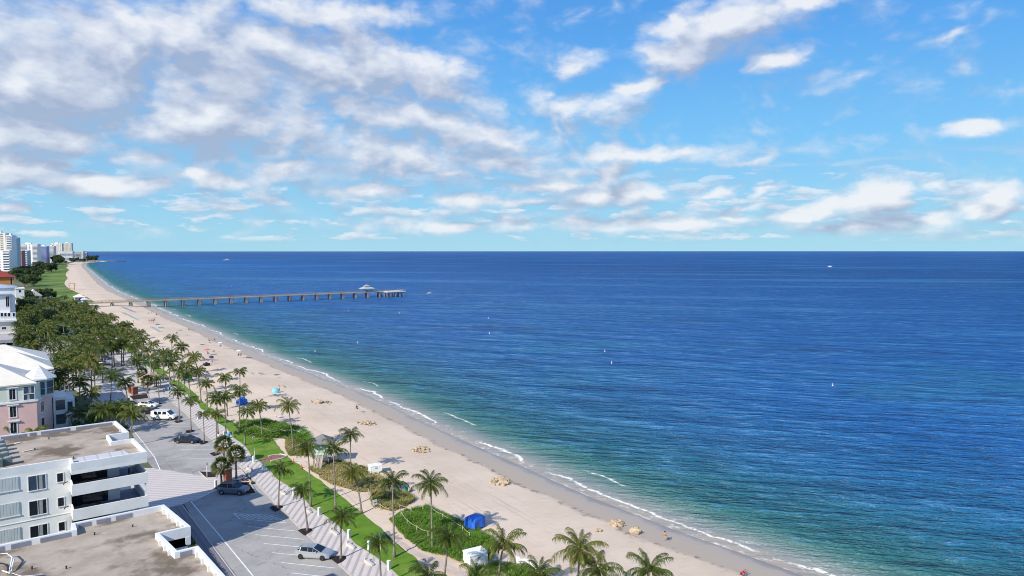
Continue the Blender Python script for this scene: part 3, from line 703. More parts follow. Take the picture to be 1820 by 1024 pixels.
for (z0, z1) in ((11.5,13.4),(8.2,10.15),(5.2,7.1)):
    win(C, 1.5, 2.4, z0, z1, 155.7, 1, fw=.18); MB().box(1.1, 2.9, 155.45, 155.66, z1+.22, z1+.4).build('lintel', whitep, C)
    win(C, -4.5, -3.6, z0, z1, 155.7, 1, fw=.18)
win(C, 3.65, 5.3, 12.3, 13.6, 155.7, 1, glassb, fw=.1); win(C, 3.65, 5.3, 11.15, 12.15, 155.7, 1, glassb, fw=.1)
ang = math.atan2(163.5-155.7, 8.4-5.6)
for (z0, z1) in ((8.2,10.1),(5.0,6.9)):
    for s_ in (.30,):
        cc = Vector((5.6,155.7)).lerp(Vector((8.4,163.5)), s_); nn = Vector((math.sin(ang), -math.cos(ang)))
        MB().obox(cc+nn*.05, ang, .85, .05, z0-.2, z1+.2).build('window_frame', whitep, C)
        MB().obox(cc+nn*.09, ang, .66, .05, z0, z1).build('window', glass, C)
# terraces stepping down behind the corner
ter = thing('terrace', 'white-railed terrace wing with glass fronts beside the pink house', 'terrace')
for (x0,x1,y0,y1,z) in ((8.6,11.0,164,171,9.5),(8.6,12.8,171.2,180,7.6)):
    MB().box(x0, x1, y0, y1, 1.9, z).build('wall', whitep, ter)
    MB().box(x0, x1, y0, y0+.06, z+.9, z+.97).box(x1-.06, x1, y0+.07, y1, z+.9, z+.97).box(x0, x0+.06, y0, y0+.06, z, z+.9).box(x1-.06, x1, y0, y0+.06, z, z+.9).box(x1-.06,x1,y1-.06,y1,z,z+.9).build('railing', whitep, ter)
    for k in range(2):
        MB().box(x0+.4, x1-.4, y0-.05, y0-.003, z-2.6-2.9*k, z-.6-2.9*k).build('window', glassb, ter)
wallm = mat('garden_wall', (.60,.58,.53), .8, .08, .6)
o = MB(); 
for (x0,x1,y0,y1,z) in ((10,14,166,166.3,5.0),(9,17,176,176.25,4.2),(13,17.4,158,158.25,3.6)): o.box(x0,x1,y0,y1,1.9,z)
o = o.build('garden_wall', wallm); tag(o, 'low cream garden walls under the palms beside the pink house', 'wall')

# --- blue-roofed white building at the left edge
Yd = 345; D_ = thing('white_villa', 'tall white villa with blue-grey roofs and balconies at the left picture edge', 'building')
blur = mat('blue_slate', (.38,.44,.55), .6, .08, .3)
def dbox(pxr, yt, yb, y0, y1, m, name, xl=-16, par=None):
    xr, zt = PY(pxr, yt, y0); _, zb = PY(pxr, yb, y0); return MB().box(xl, xr, y0, y1, zb, zt).build(name, m, par or D_)
dbox(26, 512, 612, Yd+4, Yd+22, white, 'wall')
x1, z1 = PY(29, 512, Yd+4); hip(MB(), -16, x1, Yd+4, Yd+20, z1+.25, z1+2.0).build('roof', blur, D_)
dbox(17, 524.5, 566, Yd+2, Yd+3.98, whitep, 'bay'); x1, z1 = PY(19, 524, Yd+2); MB().box(-16, x1, Yd+1.2, Yd+3.98, z1+.02, z1+.5).build('roof', blur, D_)
dbox(28, 556, 568, Yd, Yd+3.95, whitep, 'veranda'); dbox(30, 568.2, 571, Yd-.8, Yd+3.9, offw, 'balcony')
dbox(27.5, 571.2, 591, Yd, Yd+3.95, mat('cream_wall', (.62,.62,.56), .8, .05, .5), 'lower_wall'); dbox(33, 592, 600, Yd-6, Yd+3.9, mat('pink_grey', (.58,.54,.53), .8), 'podium')
for (a, b_, y0_, y1_, n_) in ((10,16.5,527,545,1),(1,5.5,556.5,562.5,0),(7.5,11.8,556.5,562.5,0),(14,18.3,556.5,562.5,0),(22.5,26.5,556.5,562.5,0),(3,11,581.5,585.5,1)):
    Yw = Yd+2 if y0_ < 540 else Yd
    xa, za = PY(a, y0_, Yw); xb, zb = PY(b_, y1_, Yw); win(D_, xa, xb, zb, za, Yw, n_, fw=.15)
gz = PY(20, 600, Yd-6)
gar = thing('parking_garage', 'grey concrete parking deck with a dark opening at the left edge', 'garage')
xg, zg0 = PY(18, 604, 318); _, zg1 = PY(18, 600, 318)
conc2 = mat('grey_concrete', (.40,.38,.38), .8, .1, .4, dirt=.3)
MB().box(-16, xg+2, 316, 338, zg0-.9, zg0+.3).build('roof', conc2, gar)
MB().box(-16, xg+1.8, 337, 337.5, 1.9, zg0-.92).build('wall', conc2, gar)
for q in (-9,-3,PY(10.5,610,316)[0], xg+1): MB().box(q-.25, q+.25, 316.2, 316.7, 1.9, zg0-.92).build('column', conc2, gar)
o = dbox(16, 640, 655, 300, 300.3, greyp, 'x', par=gar); bpy.data.objects.remove(o)

# --- orange tower with the red roof
Yo = 470; OT = thing('orange_house', 'orange house tower under a red tiled hip roof, far left', 'house')
orange = mat('orange_stucco', (.60,.24,.06), .8, .06, .3); redt = mat('red_tiles', (.28,.045,.03), .7, .12, .5)
x1, zt = PY(25, 492, Yo); MB().box(-10, x1, Yo, Yo+16, 1.9, zt-.25).build('wall', orange, OT)
hip(MB(), -10, x1, Yo, Yo+16, zt, zt+4.6, .8).build('roof', redt, OT)
xa, za = PY(18, 493.5, Yo); xb, zb = PY(22, 506, Yo); win(OT, xa, xb, zb, za, Yo, 0, fw=.1)
# --- low white houses behind the trees
def house(name, label, pa, pb, yt, Y, dep, m, rm, zr, kind='flat', bl=None):
    h = thing(name, label, 'house'); xa, zt = PY(pa, yt, Y); xb, _ = PY(pb, yt, Y)
    MB().box(xa, xb, Y, Y+dep, 1.9, zt).build('wall', m, h)
    if kind == 'flat': MB().box(xa-.3, xb+.3, Y-.3, Y+dep+.3, zt+.003, zt+.5).build('roof', rm, h)
    elif kind == 'hip': hip(MB(), xa, xb, Y, Y+dep, zt+.25, zt+zr, .8).build('roof', rm, h)
    else:
        xm = (xa+xb)/2; MB().add([(xa-.6,Y-.6,zt-.2),(xm,Y-.6,zt+zr),(xb+.6,Y-.6,zt-.2),(xa-.6,Y+dep,zt-.2),(xm,Y+dep,zt+zr),(xb+.6,Y+dep,zt-.2),(xa-.6,Y-.6,zt-.5),(xb+.6,Y-.6,zt-.5)], [(0,1,4,3),(1,2,5,4),(0,2,1),(3,4,5)]).build('roof', rm, h)
    n_ = max(1, int((xb-xa)/3.2)); 
    for k in range(n_):
        xc = xa + (k+.5)*(xb-xa)/n_; win(h, xc-.6, xc+.6, zt-2.2, zt-.7, Y, 0, fw=.08)
    return h
house('white_house', 'flat-roofed white house right behind the orange tower', 27, 43, 514, 560, 14, whitep, whitep, 1)
house('white_house', 'white gabled house among dark trees behind the orange tower', 46, 74, 526, 600, 12, whitep, metroof, 4.2, 'gable')
house('white_house', 'small long white house at the end of the dune scrub', 77, 93, 521.5, 640, 8, whitep, metroof, 1.6, 'hip')
pb = house('pier_house', 'white-roofed bait house on the sand at the shore end of the pier', 134, 150, 529, 560, 9, mat('pale_blue_wall', (.50,.58,.66), .7), metroof, 2.2, 'hip')
house('beach_kiosk', 'small grey kiosk between the pier house and the pier', 147, 156, 533.5, 535, 6, mat('kiosk_grey', (.52,.53,.58), .7), mat('kiosk_roof', (.55,.55,.60), .6), 1.5, 'hip')

# --- the tower blocks up the coast
def tower(name, label, pa, pb, yt, yb, dep, m, floors, cols, win_m=None, slab=None, top=True, rot=0):
    X, Y = at((pa+pb)/2, yb, 2); D0 = math.hypot(X, Y)
    xa, zt = PY(pa, yt, Y); xb, _ = PY(pb, yt, Y)
    h = thing(name, label, 'building'); ra = R(-24); dep = min(dep, 16); cX, cY = (xa+xb)/2, Y+dep/2; h.rotation_euler = (0, 0, ra); h.location = (cX-(cX*math.cos(ra)-cY*math.sin(ra)), cY-(cX*math.sin(ra)+cY*math.cos(ra)), 0)
    MB().box(xa, xb, Y, Y+dep, 1.9, zt).build('wall', m, h)
    MB().box(xa-.2, xb+.2, Y-.2, Y+dep+.2, zt+.003, zt+1.0).build('roof', whitep, h)
    if top: MB().box(xa+(xb-xa)*.3, xa+(xb-xa)*.6, Y+dep*.3, Y+dep*.7, zt+1.003, zt+4).build('plant_room', offw, h)
    fh = (zt-3)/floors; W_ = xb-xa; win_m = win_m or mat('far_glass', (.10,.13,.19), .3, .2, .1)
    for k in range(floors):
        z0 = 3+k*fh
        for (u0, u1, st) in cols:
            a, b_ = xa+W_*u0, xa+W_*u1
            if st == 'b':
                MB().box(a, b_, Y-.06, Y-.003, z0+fh*.40, z0+fh*.82).build('window_band', win_m, h)
                MB().box(a-.2, b_+.2, Y-1.5, Y-.07, z0, z0+fh*.38).build('balcony', slab or whitep, h)
            else:
                nn = max(1, int((b_-a)/4.5)); mb = MB()
                for q in range(nn): mb.box(a+(q+.25)*(b_-a)/nn, a+(q+.75)*(b_-a)/nn, Y-.06, Y-.003, z0+fh*.35, z0+fh*.8)
                mb.build('window_band', win_m, h)
    return h
cream = mat('cream_tower', (.70,.66,.57), .8, .04, .1); lav = mat('lavender_tower', (.34,.38,.62), .7, .05, .1); tealw = mat('teal_tower', (.40,.52,.56), .7, .05, .1)
redb = mat('dusty_red_tower', (.42,.17,.16), .8, .06, .1); palep = mat('pale_pink_tower', (.68,.62,.62), .8, .04, .1); greyt = mat('grey_tower', (.52,.55,.58), .8, .05, .1)
tower('apartment_tower', 'tall cream tower, leftmost and nearest of the distant blocks', -14, 14.5, 415, 484, 30, cream, 20, [(.05,.35,'w'),(.55,.95,'w')])
tower('apartment_tower', 'tall dark-glazed tower wing joined beside the cream tower', 14.6, 25, 419, 484.2, 28, whitep, 20, [(.05,.85,'b')], mat('far_blue_glass', (.07,.13,.24), .3, .2, .1))
tower('apartment_tower', 'slim grey-blue tower edge right of the dark-glazed wing', 25.2, 33, 423, 480, 34, tealw, 20, [(.15,.45,'w'),(.6,.9,'b')], mat('far_blue_glass', (.07,.13,.24), .3, .2, .1))
tower('apartment_block', 'white mid-rise block with small windows in front of the cream tower', -10, 22.5, 446, 488, 18, whitep, 9, [(.05,.5,'w'),(.6,.97,'b')], top=False)
tower('apartment_tower', 'long white slab tower with dark balcony rows and a pale lift core', 34, 71, 434.5, 475, 26, whitep, 18, [(.02,.42,'b'),(.5,.66,'w'),(.72,.98,'b')], mat('far_blue_glass', (.07,.13,.24), .3, .2, .1))
tower('apartment_block', 'dusty red block at the foot of the long white slab', 34, 42, 446, 479, 18, redb, 9, [(.1,.9,'w')], top=False)
tower('apartment_block', 'teal-windowed block between the red block and the slab core', 43, 52, 446, 477, 16, tealw, 9, [(.1,.95,'b')], mat('far_blue_glass', (.07,.13,.24), .3, .2, .1), top=False)
tower('apartment_tower', 'lavender-blue glass tower right of the long white slab', 72, 86, 438, 471, 30, lav, 17, [(.05,.95,'b')], None, lav)
tower('apartment_tower', 'pale pink tower with white balcony lines', 86.5, 98.5, 438, 470, 30, palep, 16, [(.1,.9,'b')])
tower('apartment_tower', 'broad cream tower standing behind the pale pink one', 93, 112, 433, 462.8, 40, cream, 20, [(.05,.3,'w'),(.45,.95,'w')])
tower('apartment_tower', 'brownish ribbed tower, rightmost of the tall blocks', 112.3, 129, 432.5, 462.5, 40, mat('rib_tower', (.60,.57,.50), .8, .06, .1), 20, [(.05,.95,'w')])
tower('apartment_block', 'low grey block with balcony bands before the ribbed tower', 107, 132, 447, 466, 20, greyt, 8, [(.03,.45,'b'),(.5,.97,'b')], mat('far_blue_glass', (.07,.13,.24), .3, .2, .1), top=False)
tower('apartment_block', 'low blue-grey block nearest the headland', 134, 150, 447, 465, 18, greyt, 8, [(.05,.7,'b'),(.75,.97,'w')], glassb, greyt, top=False)
tower('apartment_block', 'small dark block half hidden by the headland trees', 150.5, 156, 449, 464.6, 18, mat('slate_block', (.22,.25,.36), .8), 6, [(.1,.9,'w')], glass, top=False)
# jetty
j0 = at(148, 465.5, 0); j1 = at(222, 465.3, 0)
mb = MB(); rr = random.Random(5)
for i in range(46):
    tt = i/45; x = j0[0]+(j1[0]-j0[0])*tt; y = j0[1]+(j1[1]-j0[1])*tt; mb.sphere((x, y, .4), rr.uniform(3.4,6)*(1.2-.5*tt), 7, 4, (1,1,.42), .2, rr)
o = mb.build('rock_jetty', mat('jetty_rock', (.05,.055,.07), .9, .3, .3)); tag(o, 'dark rock jetty running out to sea from the headland', 'jetty')

# --- the fishing pier
pier = thing('fishing_pier', 'long concrete fishing pier on paired piles running out to sea', 'pier')
PYc = 527.0; ZP = 4.75; wood = mat('pier_concrete', (.34,.28,.19), .8, .15, .5, dirt=.2); rail = mat('pier_rail', (.27,.22,.14), .8, .2, .8)
pile = mat('pier_pile', (.23,.22,.22), .8, .3, .5, dirt=.4)
MB().box(46, 262, PYc-2.6, PYc+2.6, ZP-.55, ZP).build('deck', wood, pier)
for s_ in (-1, 1):
    mb = MB(); yy = PYc+s_*2.5; mb.box(46, 262, yy-.06, yy+.06, ZP+.98, ZP+1.08).box(46, 262, yy-.03, yy+.03, ZP+.5, ZP+.58)
    x = 46.2
    while x < 262: mb.box(x-.06, x+.06, yy-.05, yy+.05, ZP, ZP+.98); x += 2.1
    mb.build('railing', rail, pier)
x = 62.6
while x < 262:
    mb = MB(); mb.box(x-.5, x+.5, PYc-3.0, PYc+3.0, ZP-1.25, ZP-.552)
    for s_ in (-1.9, -.2, 1.9): mb.tube([(x-.4+.1*s_, PYc+s_*1.15, -2.5), (x-.4, PYc+s_, ZP-1.2)], .55, 8); mb.tube([(x+.6, PYc+s_*1.15, -2.5), (x+.4, PYc+s_, ZP-1.2)], .5, 8)
    mb.build('pile_bent', pile, pier); x += 10.9
MB().box(262.003, 280, PYc-8, PYc+6, ZP-.7, ZP-.05).build('end_platform', mat('pale_deck', (.62,.55,.50), .8, .1, .6), pier)
mb = MB()
for (x0,x1,y0,y1) in ((262,280,PYc-7.95,PYc-7.85),(279.9,280,PYc-7.8,PYc+6),(262,280,PYc+5.9,PYc+5.998)): mb.box(x0,x1,y0,y1,ZP+.9,ZP+1.02)
x = 262.4
while x < 280: mb.box(x-.05,x+.05,PYc-7.95,PYc-7.85,ZP-.05,ZP+.9); x += 1.6
mb.build('railing', rail, pier)
for i, x in enumerate((262.8,266.5,270.5,275,278.8)):
    mb = MB()
    for yy in (-7,-2,3): mb.tube([(x, PYc+yy, -2.5),(x, PYc+yy, ZP-.7)], .42, 8)
    mb.build('pile_bent', pile, pier)
pav = thing('pier_pavilion', 'two-tiered grey hip-roofed shelter standing on the pier', 'shelter')
xm = PY(652, 512, PYc)[0]
for sx in (-4,-1.3,1.3,4):
    for sy in (-2.2, 2.2): MB().box(xm+sx-.12, xm+sx+.12, PYc+sy-.12, PYc+sy+.12, ZP, ZP+2.7).build('post', wood, pav)
pr = mat('pavilion_roof', (.42,.43,.44), .6, .1, .5)
hip(MB(), xm-5.2, xm+5.2, PYc-3, PYc+3, ZP+2.92, ZP+4.7, .5).build('roof', pr, pav); hip(MB(), xm-2.2, xm+2.2, PYc-1.3, PYc+1.3, ZP+4.9, ZP+5.9, .3).build('cupola', pr, pav)
MB().tube([(xm,PYc,ZP+5.8),(xm,PYc,ZP+7.4)], .09).build('finial', steel, pav)
# ---------------------------------------------------------------- palms and other plants
def leafmat(name, c1, c2, c3, trans=.28, rnd=.35):
    m, t, b = new_mat(name); p = objc(t)
    a_ = t.nodes.new('ShaderNodeAttribute'); a_.attribute_name = 'age'; age = E(t, a_.outputs['Fac'])
    oi = E(t, t.nodes.new('ShaderNodeObjectInfo').outputs['Random'])
    n = noise(t, p, 1.3, 3, .6)
    c = mix(t, n.step(.3, .7), c1, c2); c = mix(t, age.clamp(), c, c3)
    c = mix(t, oi * rnd, c, tuple(v * .5 for v in c1)); c = mix(t, (oi * 7.31)._m('FRACT').step(.6, 1.0) * rnd * .6, c, c3)
    lk(t, c, b.inputs['Base Color']); b.inputs['Roughness'].default_value = .42; b.inputs['Specular IOR Level'].default_value = .35
    tr = t.nodes.new('ShaderNodeBsdfTranslucent'); tc_ = mix(t, .5, c, (.22,.30,.03)); lk(t, tc_, tr.inputs[0])
    ms_ = t.nodes.new('ShaderNodeMixShader'); ms_.inputs[0].default_value = trans
    t.links.new(b.outputs[0], ms_.inputs[1]); t.links.new(tr.outputs[0], ms_.inputs[2]); t.links.new(ms_.outputs[0], t.nodes['Material Output'].inputs[0])
    MC[name] = m; return m
M_frond = leafmat('palm_frond', (.022,.052,.006), (.085,.140,.014), (.38,.32,.06))
M_fan = leafmat('fan_frond', (.045,.075,.02), (.09,.125,.03), (.34,.25,.12))
M_leaf = leafmat('broad_leaf', (.022,.045,.012), (.05,.085,.02), (.09,.12,.03), .25)
M_bush = leafmat('shrub_leaf', (.05,.12,.015), (.10,.19,.03), (.22,.22,.06), .3)
M_dead = mat('dead_frond', (.22,.15,.08), .8, .25, 3)
m, t, b = new_mat('palm_trunk'); p = objc(t); x, y, z = xyz(t, p)
rg = (z * 3.2)._m('FRACT').step(.0, .25); n = noise(t, p, 2.5, 4, .6)
c = mix(t, n.step(.3, .7), (.17,.14,.115), (.28,.24,.20)); c = mix(t, (1 - rg) * .45, c, (.10,.08,.065))
lk(t, c, b.inputs['Base Color']); b.inputs['Roughness'].default_value = .9; M_trunk = m
M_trunkw = mat('painted_trunk', (.55,.50,.44), .8, .1, 2)

class LM:       # leaf mesh builder with an age attribute
    def __init__(s): s.v = []; s.f = []; s.a = []
    def quad(s, a, b_, c_, d, age): k = len(s.v); s.v += [a, b_, c_, d]; s.a += [age]*4; s.f.append((k,k+1,k+2,k+3))
    def tri(s, a, b_, c_, age): k = len(s.v); s.v += [a, b_, c_]; s.a += [age]*3; s.f.append((k,k+1,k+2))
    def mesh(s, name, m):
        me = bpy.data.meshes.new(name); me.from_pydata(s.v, [], s.f); me.materials.append(m)
        a_ = me.attributes.new('age', 'FLOAT', 'POINT'); a_.data.foreach_set('value', s.a); return me
def frond(L, rnd, az_, e0, length, droop, age, npair, side_w=.085, leaf=.78, wind=0):
    d = Vector((math.cos(az_), math.sin(az_), 0)); seg = 14; p = Vector((0,0,0)) + d*.08; pts = []; e = e0
    tw = rnd.uniform(-.5, .5)
    for i in range(seg+1):
        pts.append(p.copy()); t = i/seg
        dr = Vector((d.x*math.cos(e), d.y*math.cos(e), math.sin(e))) + Vector((wind*.25*t, wind*.12*t, 0))
        p = p + dr.normalized() * (length/seg); e -= droop/seg * (0.45 + 1.5*t)
    side = Vector((-d.y, d.x, 0))
    for i in range(seg):       # midrib
        w0 = .035*(1-i/seg)+.008; w1 = .035*(1-(i+1)/seg)+.008; a, c_ = pts[i], pts[i+1]
        L.quad(a-side*w0, a+side*w0, c_+side*w1, c_-side*w1, min(1, age+.45)); L.quad(a-Vector((0,0,w0)), a+Vector((0,0,w0)), c_+Vector((0,0,w1)), c_-Vector((0,0,w1)), min(1, age+.3))
    for k in range(npair):
        t = .14 + .85*k/(npair-1); q = t*seg; i = min(int(q), seg-1); c_ = pts[i].lerp(pts[i+1], q-i); dr = (pts[i+1]-pts[i]).normalized()
        up = side.cross(dr)*-1
        if up.z < 0: up = -up
        ll = leaf*1.35*(math.sin(math.pi*(t*.86+.10))**.6)*length/4.2*rnd.uniform(.6, 1.15)
        for sg in (-1, 1):
            sv_ = (side*sg*math.cos(tw*sg*.3) + dr*.85 + up*(-.25 + .30*rnd.uniform(-1,1))).normalized()
            m1 = c_ + sv_*ll*.5 + Vector((0,0,-.17*ll)); tip = c_ + sv_*ll*.82 + Vector((wind*.12*ll, 0, -.78*ll*rnd.uniform(.7,1.25)))
            w = dr*side_w*.5; ag = age + rnd.uniform(-.08,.12)
            L.quad(c_-w, c_+w, m1+w*.9, m1-w*.9, ag); L.tri(m1-w*.9, m1+w*.9, tip, ag+.06)
def coco_mesh(seed, nf=24, npair=24, sw=.11, L0=3.55, wind=.8):
    rnd = random.Random(seed); L = LM(); ga = 2.39996; off = rnd.uniform(0, 6)
    gap = rnd.uniform(0, 6.28)
    for i in range(nf):
        if math.cos(off+i*ga-gap) > .82 and rnd.random() < .55: continue
        t = i/(nf-1); e = R(84) - t**.9*R(118) + R(rnd.uniform(-8,8))
        age = 0 if t < .72 else (t-.72)*2.4*rnd.uniform(.1,1.2)
        frond(L, rnd, off+i*ga+rnd.uniform(-.22,.22), e, L0*rnd.uniform(.70,1.12)*(.72+.42*math.sin(math.pi*min(1,t+.15))), R(rnd.uniform(78,122))*(1-.25*t), age, npair, sw, wind=wind)
    return L.mesh('palm_crown_mesh', M_frond)
def trunk_mesh(seed, H=8.0, bend=.6, r0=.17, r1=.10):
    rnd = random.Random(seed); mb = MB(); a = rnd.uniform(0, 6.28); pts = []; rs = []
    for i in range(11):
        t = i/10; k = bend*(t**1.7) + .12*math.sin(t*5+a)*t
        pts.append((k*math.cos(a), k*math.sin(a), H*t)); rs.append(r0+(r1-r0)*t + (.14 if i == 0 else .04 if i == 1 else 0))
    mb.tube(pts, rs, 8); me_o = mb.build('trunk', M_trunk, smooth=True); me = me_o.data; bpy.data.objects.remove(me_o)
    return me, Vector(pts[-1])
HI = [coco_mesh(s_, 30, 30, .075) for s_ in (1,2,3)]; LO = [coco_mesh(s_, 26, 18, .15) for s_ in (11,12,13,14,15)]
NUTS = []
for s_ in range(2):
    rnd = random.Random(s_); mb = MB()
    for i in range(7): a = rnd.uniform(0,6.28); mb.sphere((.24*math.cos(a), .24*math.sin(a), -.22+rnd.uniform(-.1,.08)), .12, 7, 5)
    oo = mb.build('coconuts', mat('coconut_husk', (.16,.13,.04), .6, .2, 4), smooth=True); NUTS.append(oo.data); bpy.data.objects.remove(oo)
TR = [trunk_mesh(s_, 8.0, b_) for s_, b_ in ((1,.5),(2,1.0),(3,1.5),(4,.25),(5,.8))]
NP = [0]
def palm(cx, cy, h, label, group=None, hi=False, v=None, sc=1.0, crownpx=True, base=None, r=1.0, nuts=False):
    NP[0] += 1; i = NP[0] if v is None else v; rnd = random.Random(i*7+3)
    tm, top = TR[i % len(TR)]; s_ = h/8.0
    rz = rnd.uniform(0, 6.28)
    if base is None:
        X, Y = at(cx, cy, 2.0 + h)
        tx = top.x*math.cos(rz)-top.y*math.sin(rz); ty = top.x*math.sin(rz)+top.y*math.cos(rz); X -= tx; Y -= ty
    else: X, Y = base
    o = thing('coconut_palm', label, 'palm tree', (X, Y, 1.98), rz, group)
    a = bpy.data.objects.new('trunk', tm); COL.objects.link(a); a.parent = o; a.scale = (r, r, s_)
    c_ = bpy.data.objects.new('crown', (HI if hi else LO)[i % (3 if hi else 5)]); COL.objects.link(c_); c_.parent = o; c_.location = (top.x*r, top.y*r, h+.05); c_.rotation_euler = (0, 0, -rz)
    q = sc*rnd.uniform(.93, 1.07); c_.scale = (q, q, q*rnd.uniform(.92,1.06))
    if nuts:
        n_ = bpy.data.objects.new('coconuts', NUTS[i%2]); COL.objects.link(n_); n_.parent = o; n_.location = (top.x*r, top.y*r, h)
    return o
# palms of the promenade, in black mulch beds
PR = [(545,868,5.6,'short palm in a mulch bed on the promenade, its crown below a taller palm'),
 (495,829,5.8,'palm on the promenade in front of the small blue sign by the lawn'),
 (605,920,5.0,'palm with white painted trunk foot beside the silver hatchback'),
 (677,974,5.2,'promenade palm in front of the blue-topped post near the picture bottom'),
 (384,729,7.2,'tall promenade palm behind the dark sedan, by the fan palms'),(363.6,738,5.2,'promenade palm in the bed right behind the dark sedan'),
 (340,705,6.0,'promenade palm between the white van and the dark sedan'),(320,691,6.4,'promenade palm at the nose of the white van'),
 (283.4,673,6.2,'promenade palm beyond the white car, before the thatched hut')]
PB = [(546.6,943.5),(495,902),(606,993),(677,1043),(385,806),(363,786),(339.5,766),(319,748.5),(283,717)]
for k, (cx, cy, h, lb) in enumerate(PR):
    B0 = at(*PB[k], 2.06); palm(cx, cy, h, lb, 'palms in mulch beds on the promenade', hi=k < 5, base=B0, sc=.56, r=.75)
    mb = MB(); px_, py_ = B0
    mb.add([(px_-1.0,py_+.9,2.068),(px_-.9,py_-1.1,2.068),(px_-.2,py_-.9,2.068),(px_+.55,py_-.35,2.068),(px_+.75,py_+.35,2.068),(px_+.3,py_+.9,2.068),(px_-.4,py_+1.15,2.068)], [(0,1,2,3,4,5,6)])
    struct(mb.build('mulch_bed', M_mulch))
TP = [(545,797,8.6,'tall slim palm on the lawn, crown above the short promenade palm',1),(592,798,9.0,'palm on the lawn edge just right of the lifeguard tower',1),(623,843,5.6,'stocky palm in the dry dune grass before the white storage box',1),
 (624,773,6.6,'palm with a full crown behind the lifeguard tower palms',1),(697,857,9.0,'tall palm at the lawn edge between the two sand paths',1),(764,861,8.0,'tall palm rising from the green dune bed left of the blue tarp',1),
 (801,955,6.2,'leaning palm with a shaggy crown at the bottom dune path',1),(898,972,7.4,'yellowish palm before the white stacked chairs',1),(1032,978,8.2,'large dark palm alone on the sand at the picture bottom',1),
 (1062,1012,6.5,'palm crown tucked behind the large dark palm at the bottom',1),(1155,1015,6.5,'rightmost palm crown at the bottom of the picture',1),(962,1024,5.5,'small palm crown at the bottom edge left of the large dark palm',1),
 (768,1026,4.2,'low palm crown at the bottom edge near the sand footpath',1),(846,1030,5.0,'low palm crown at the bottom edge below the white box',1),
 (511,722,8.6,'lone palm at the dune edge before the light beach rocks',1),(427,695,8.6,'left of the three palms on the lawn by the walking person',1),(441,733,6.4,'middle palm of the three on the lawn by the walking person',0),(457,722,6.6,'right of the three palms on the lawn by the walking person',0),
 (366,682,6.8,'slim leaning palm by the teal shelter',0),(399,672,8.8,'tallest palm between the teal shelter and the blue tent',0),(398,706,7.5,'yellow-green palm below the tallest one by the blue tent',0),(426,640+22,7.5,'palm whose crown covers the blue tent top',0),
 (350,660,7.8,'leaning palm left of the teal shelter',0),(384,700+10,7.4,'palm on the lawn left of the yellow-green one',0),(470,1045,5,'palm behind the hedge below the frame',0)]
for k, (cx, cy, h, lb, hi) in enumerate(TP[:-1]):
    palm(cx, cy, h, lb, 'tall palms on the lawn and dunes', hi=bool(hi), sc=(.80 if k in (7,8,9,10) else .70), r=.8, nuts=k in (1,4,7,9,12))
# rows and groves farther up the beach
G1 = [(306,602,8.5),(322,617,8.5),(291,628,8),(300,645,7),(331,650,7.5),(344,634,8),(318,660,7),(272,612,7.5),(262,622,7.5),(283,642,7),(254,604,8),(243,610,7.5),(268,636,6.5),(310,632,7.5),(334,668,7),
 (231,596,8),(222,604,7.5),(214,590,8),(236,618,7),(205,582,8),(196,590,7.5),(248,592,7.5),(226,580,8),(188,574,8),(180,566,8),(172,572,7.5),(192,562,8.5),(164,556,8),(168,547,9),(156,562,7.5),(148,570,7),(215,612,7),(140,552,8.5),(150,545,8.5)]
G1.sort(key=lambda q: -q[1]-q[0]*.3)
ORD = ['first','second','third','fourth','fifth','sixth','seventh','eighth','ninth','tenth','eleventh','twelfth','thirteenth','fourteenth','fifteenth','sixteenth','seventeenth','eighteenth','nineteenth','twentieth'] + ['twenty-'+q for q in ('first','second','third','fourth','fifth','sixth','seventh','eighth','ninth')] + ['thirtieth'] + ['thirty-'+q for q in ('first','second','third','fourth','fifth','sixth')]
for k, (cx, cy, h) in enumerate(G1): palm(cx, cy, h, ORD[k] + ' palm from the near end of the long beach-side row', 'row of palms along the upper beach', sc=.82)
G2 = [(142,679,7,'palm right beside the pink house terraces'),(198,668,8,'big-crowned palm in front of the parked red car'),(210,728,5,'low palm behind the apartment roof corner, left one'),(234,738,6,'palm leaning over the roadside behind the apartment roof'),(186,730,5.2,'low dark palm behind the apartment roof'),
 (243,643,6,'small palm on the plaza beyond the brick pillars'),(198,612,7.5,'palm left of the small thatched roof'),(170,655,6.5,'dark palm between the pink house and the red car'),(160,700,6,'low palm in the garden right of the pink house'),(120,650,8,'slim palm beside the pink house roof'),
 (106,640,8.5,'palm whose crown touches the pink house roof end'),(222,680,5.5,'yellowish palm on the plaza before the brick pillars'),(222,725,4.2,'lowest palm by the roadside behind the apartment roof'),(60,772,3.5,'low palm against the pink wall behind the apartment roof'),(5,765,3.5,'low palm at the left edge before the pink wall'),(140,735,4.2,'low palm behind the parapet, right of the pink house')]
for k, (cx, cy, h, lb) in enumerate(G2): palm(cx, cy, h, lb, 'palms around the pink house and plaza', hi=k in (1,3,4), sc=.9)
rnd = random.Random(21); grid = []
LOOK = ['tall','leaning','full-crowned','short','dark','slim','ragged']
for k in range(1500):
    cx = rnd.uniform(30, 245); cy = rnd.uniform(528, 690)
    lim = 528 + max(0, cx-130)*.52
    if cy < lim: continue
    if cx < 100 and cy > 622: continue
    if cx > 30+ (690-cy)*1.9 + 40: continue
    if 100 < cx < 130 and 578 < cy < 602: continue
    if 160 < cx < 200 and 625 < cy < 650: continue
    if 208 < cx < 245 and 640 < cy: continue
    if cx > 228 and cy > 600: continue
    if any((cx-a)**2*1.0+(cy-b_)**2*2.2 < (9.5 if cy < 570 else 12.5)**2 for a, b_ in grid): continue
    grid.append((cx, cy))
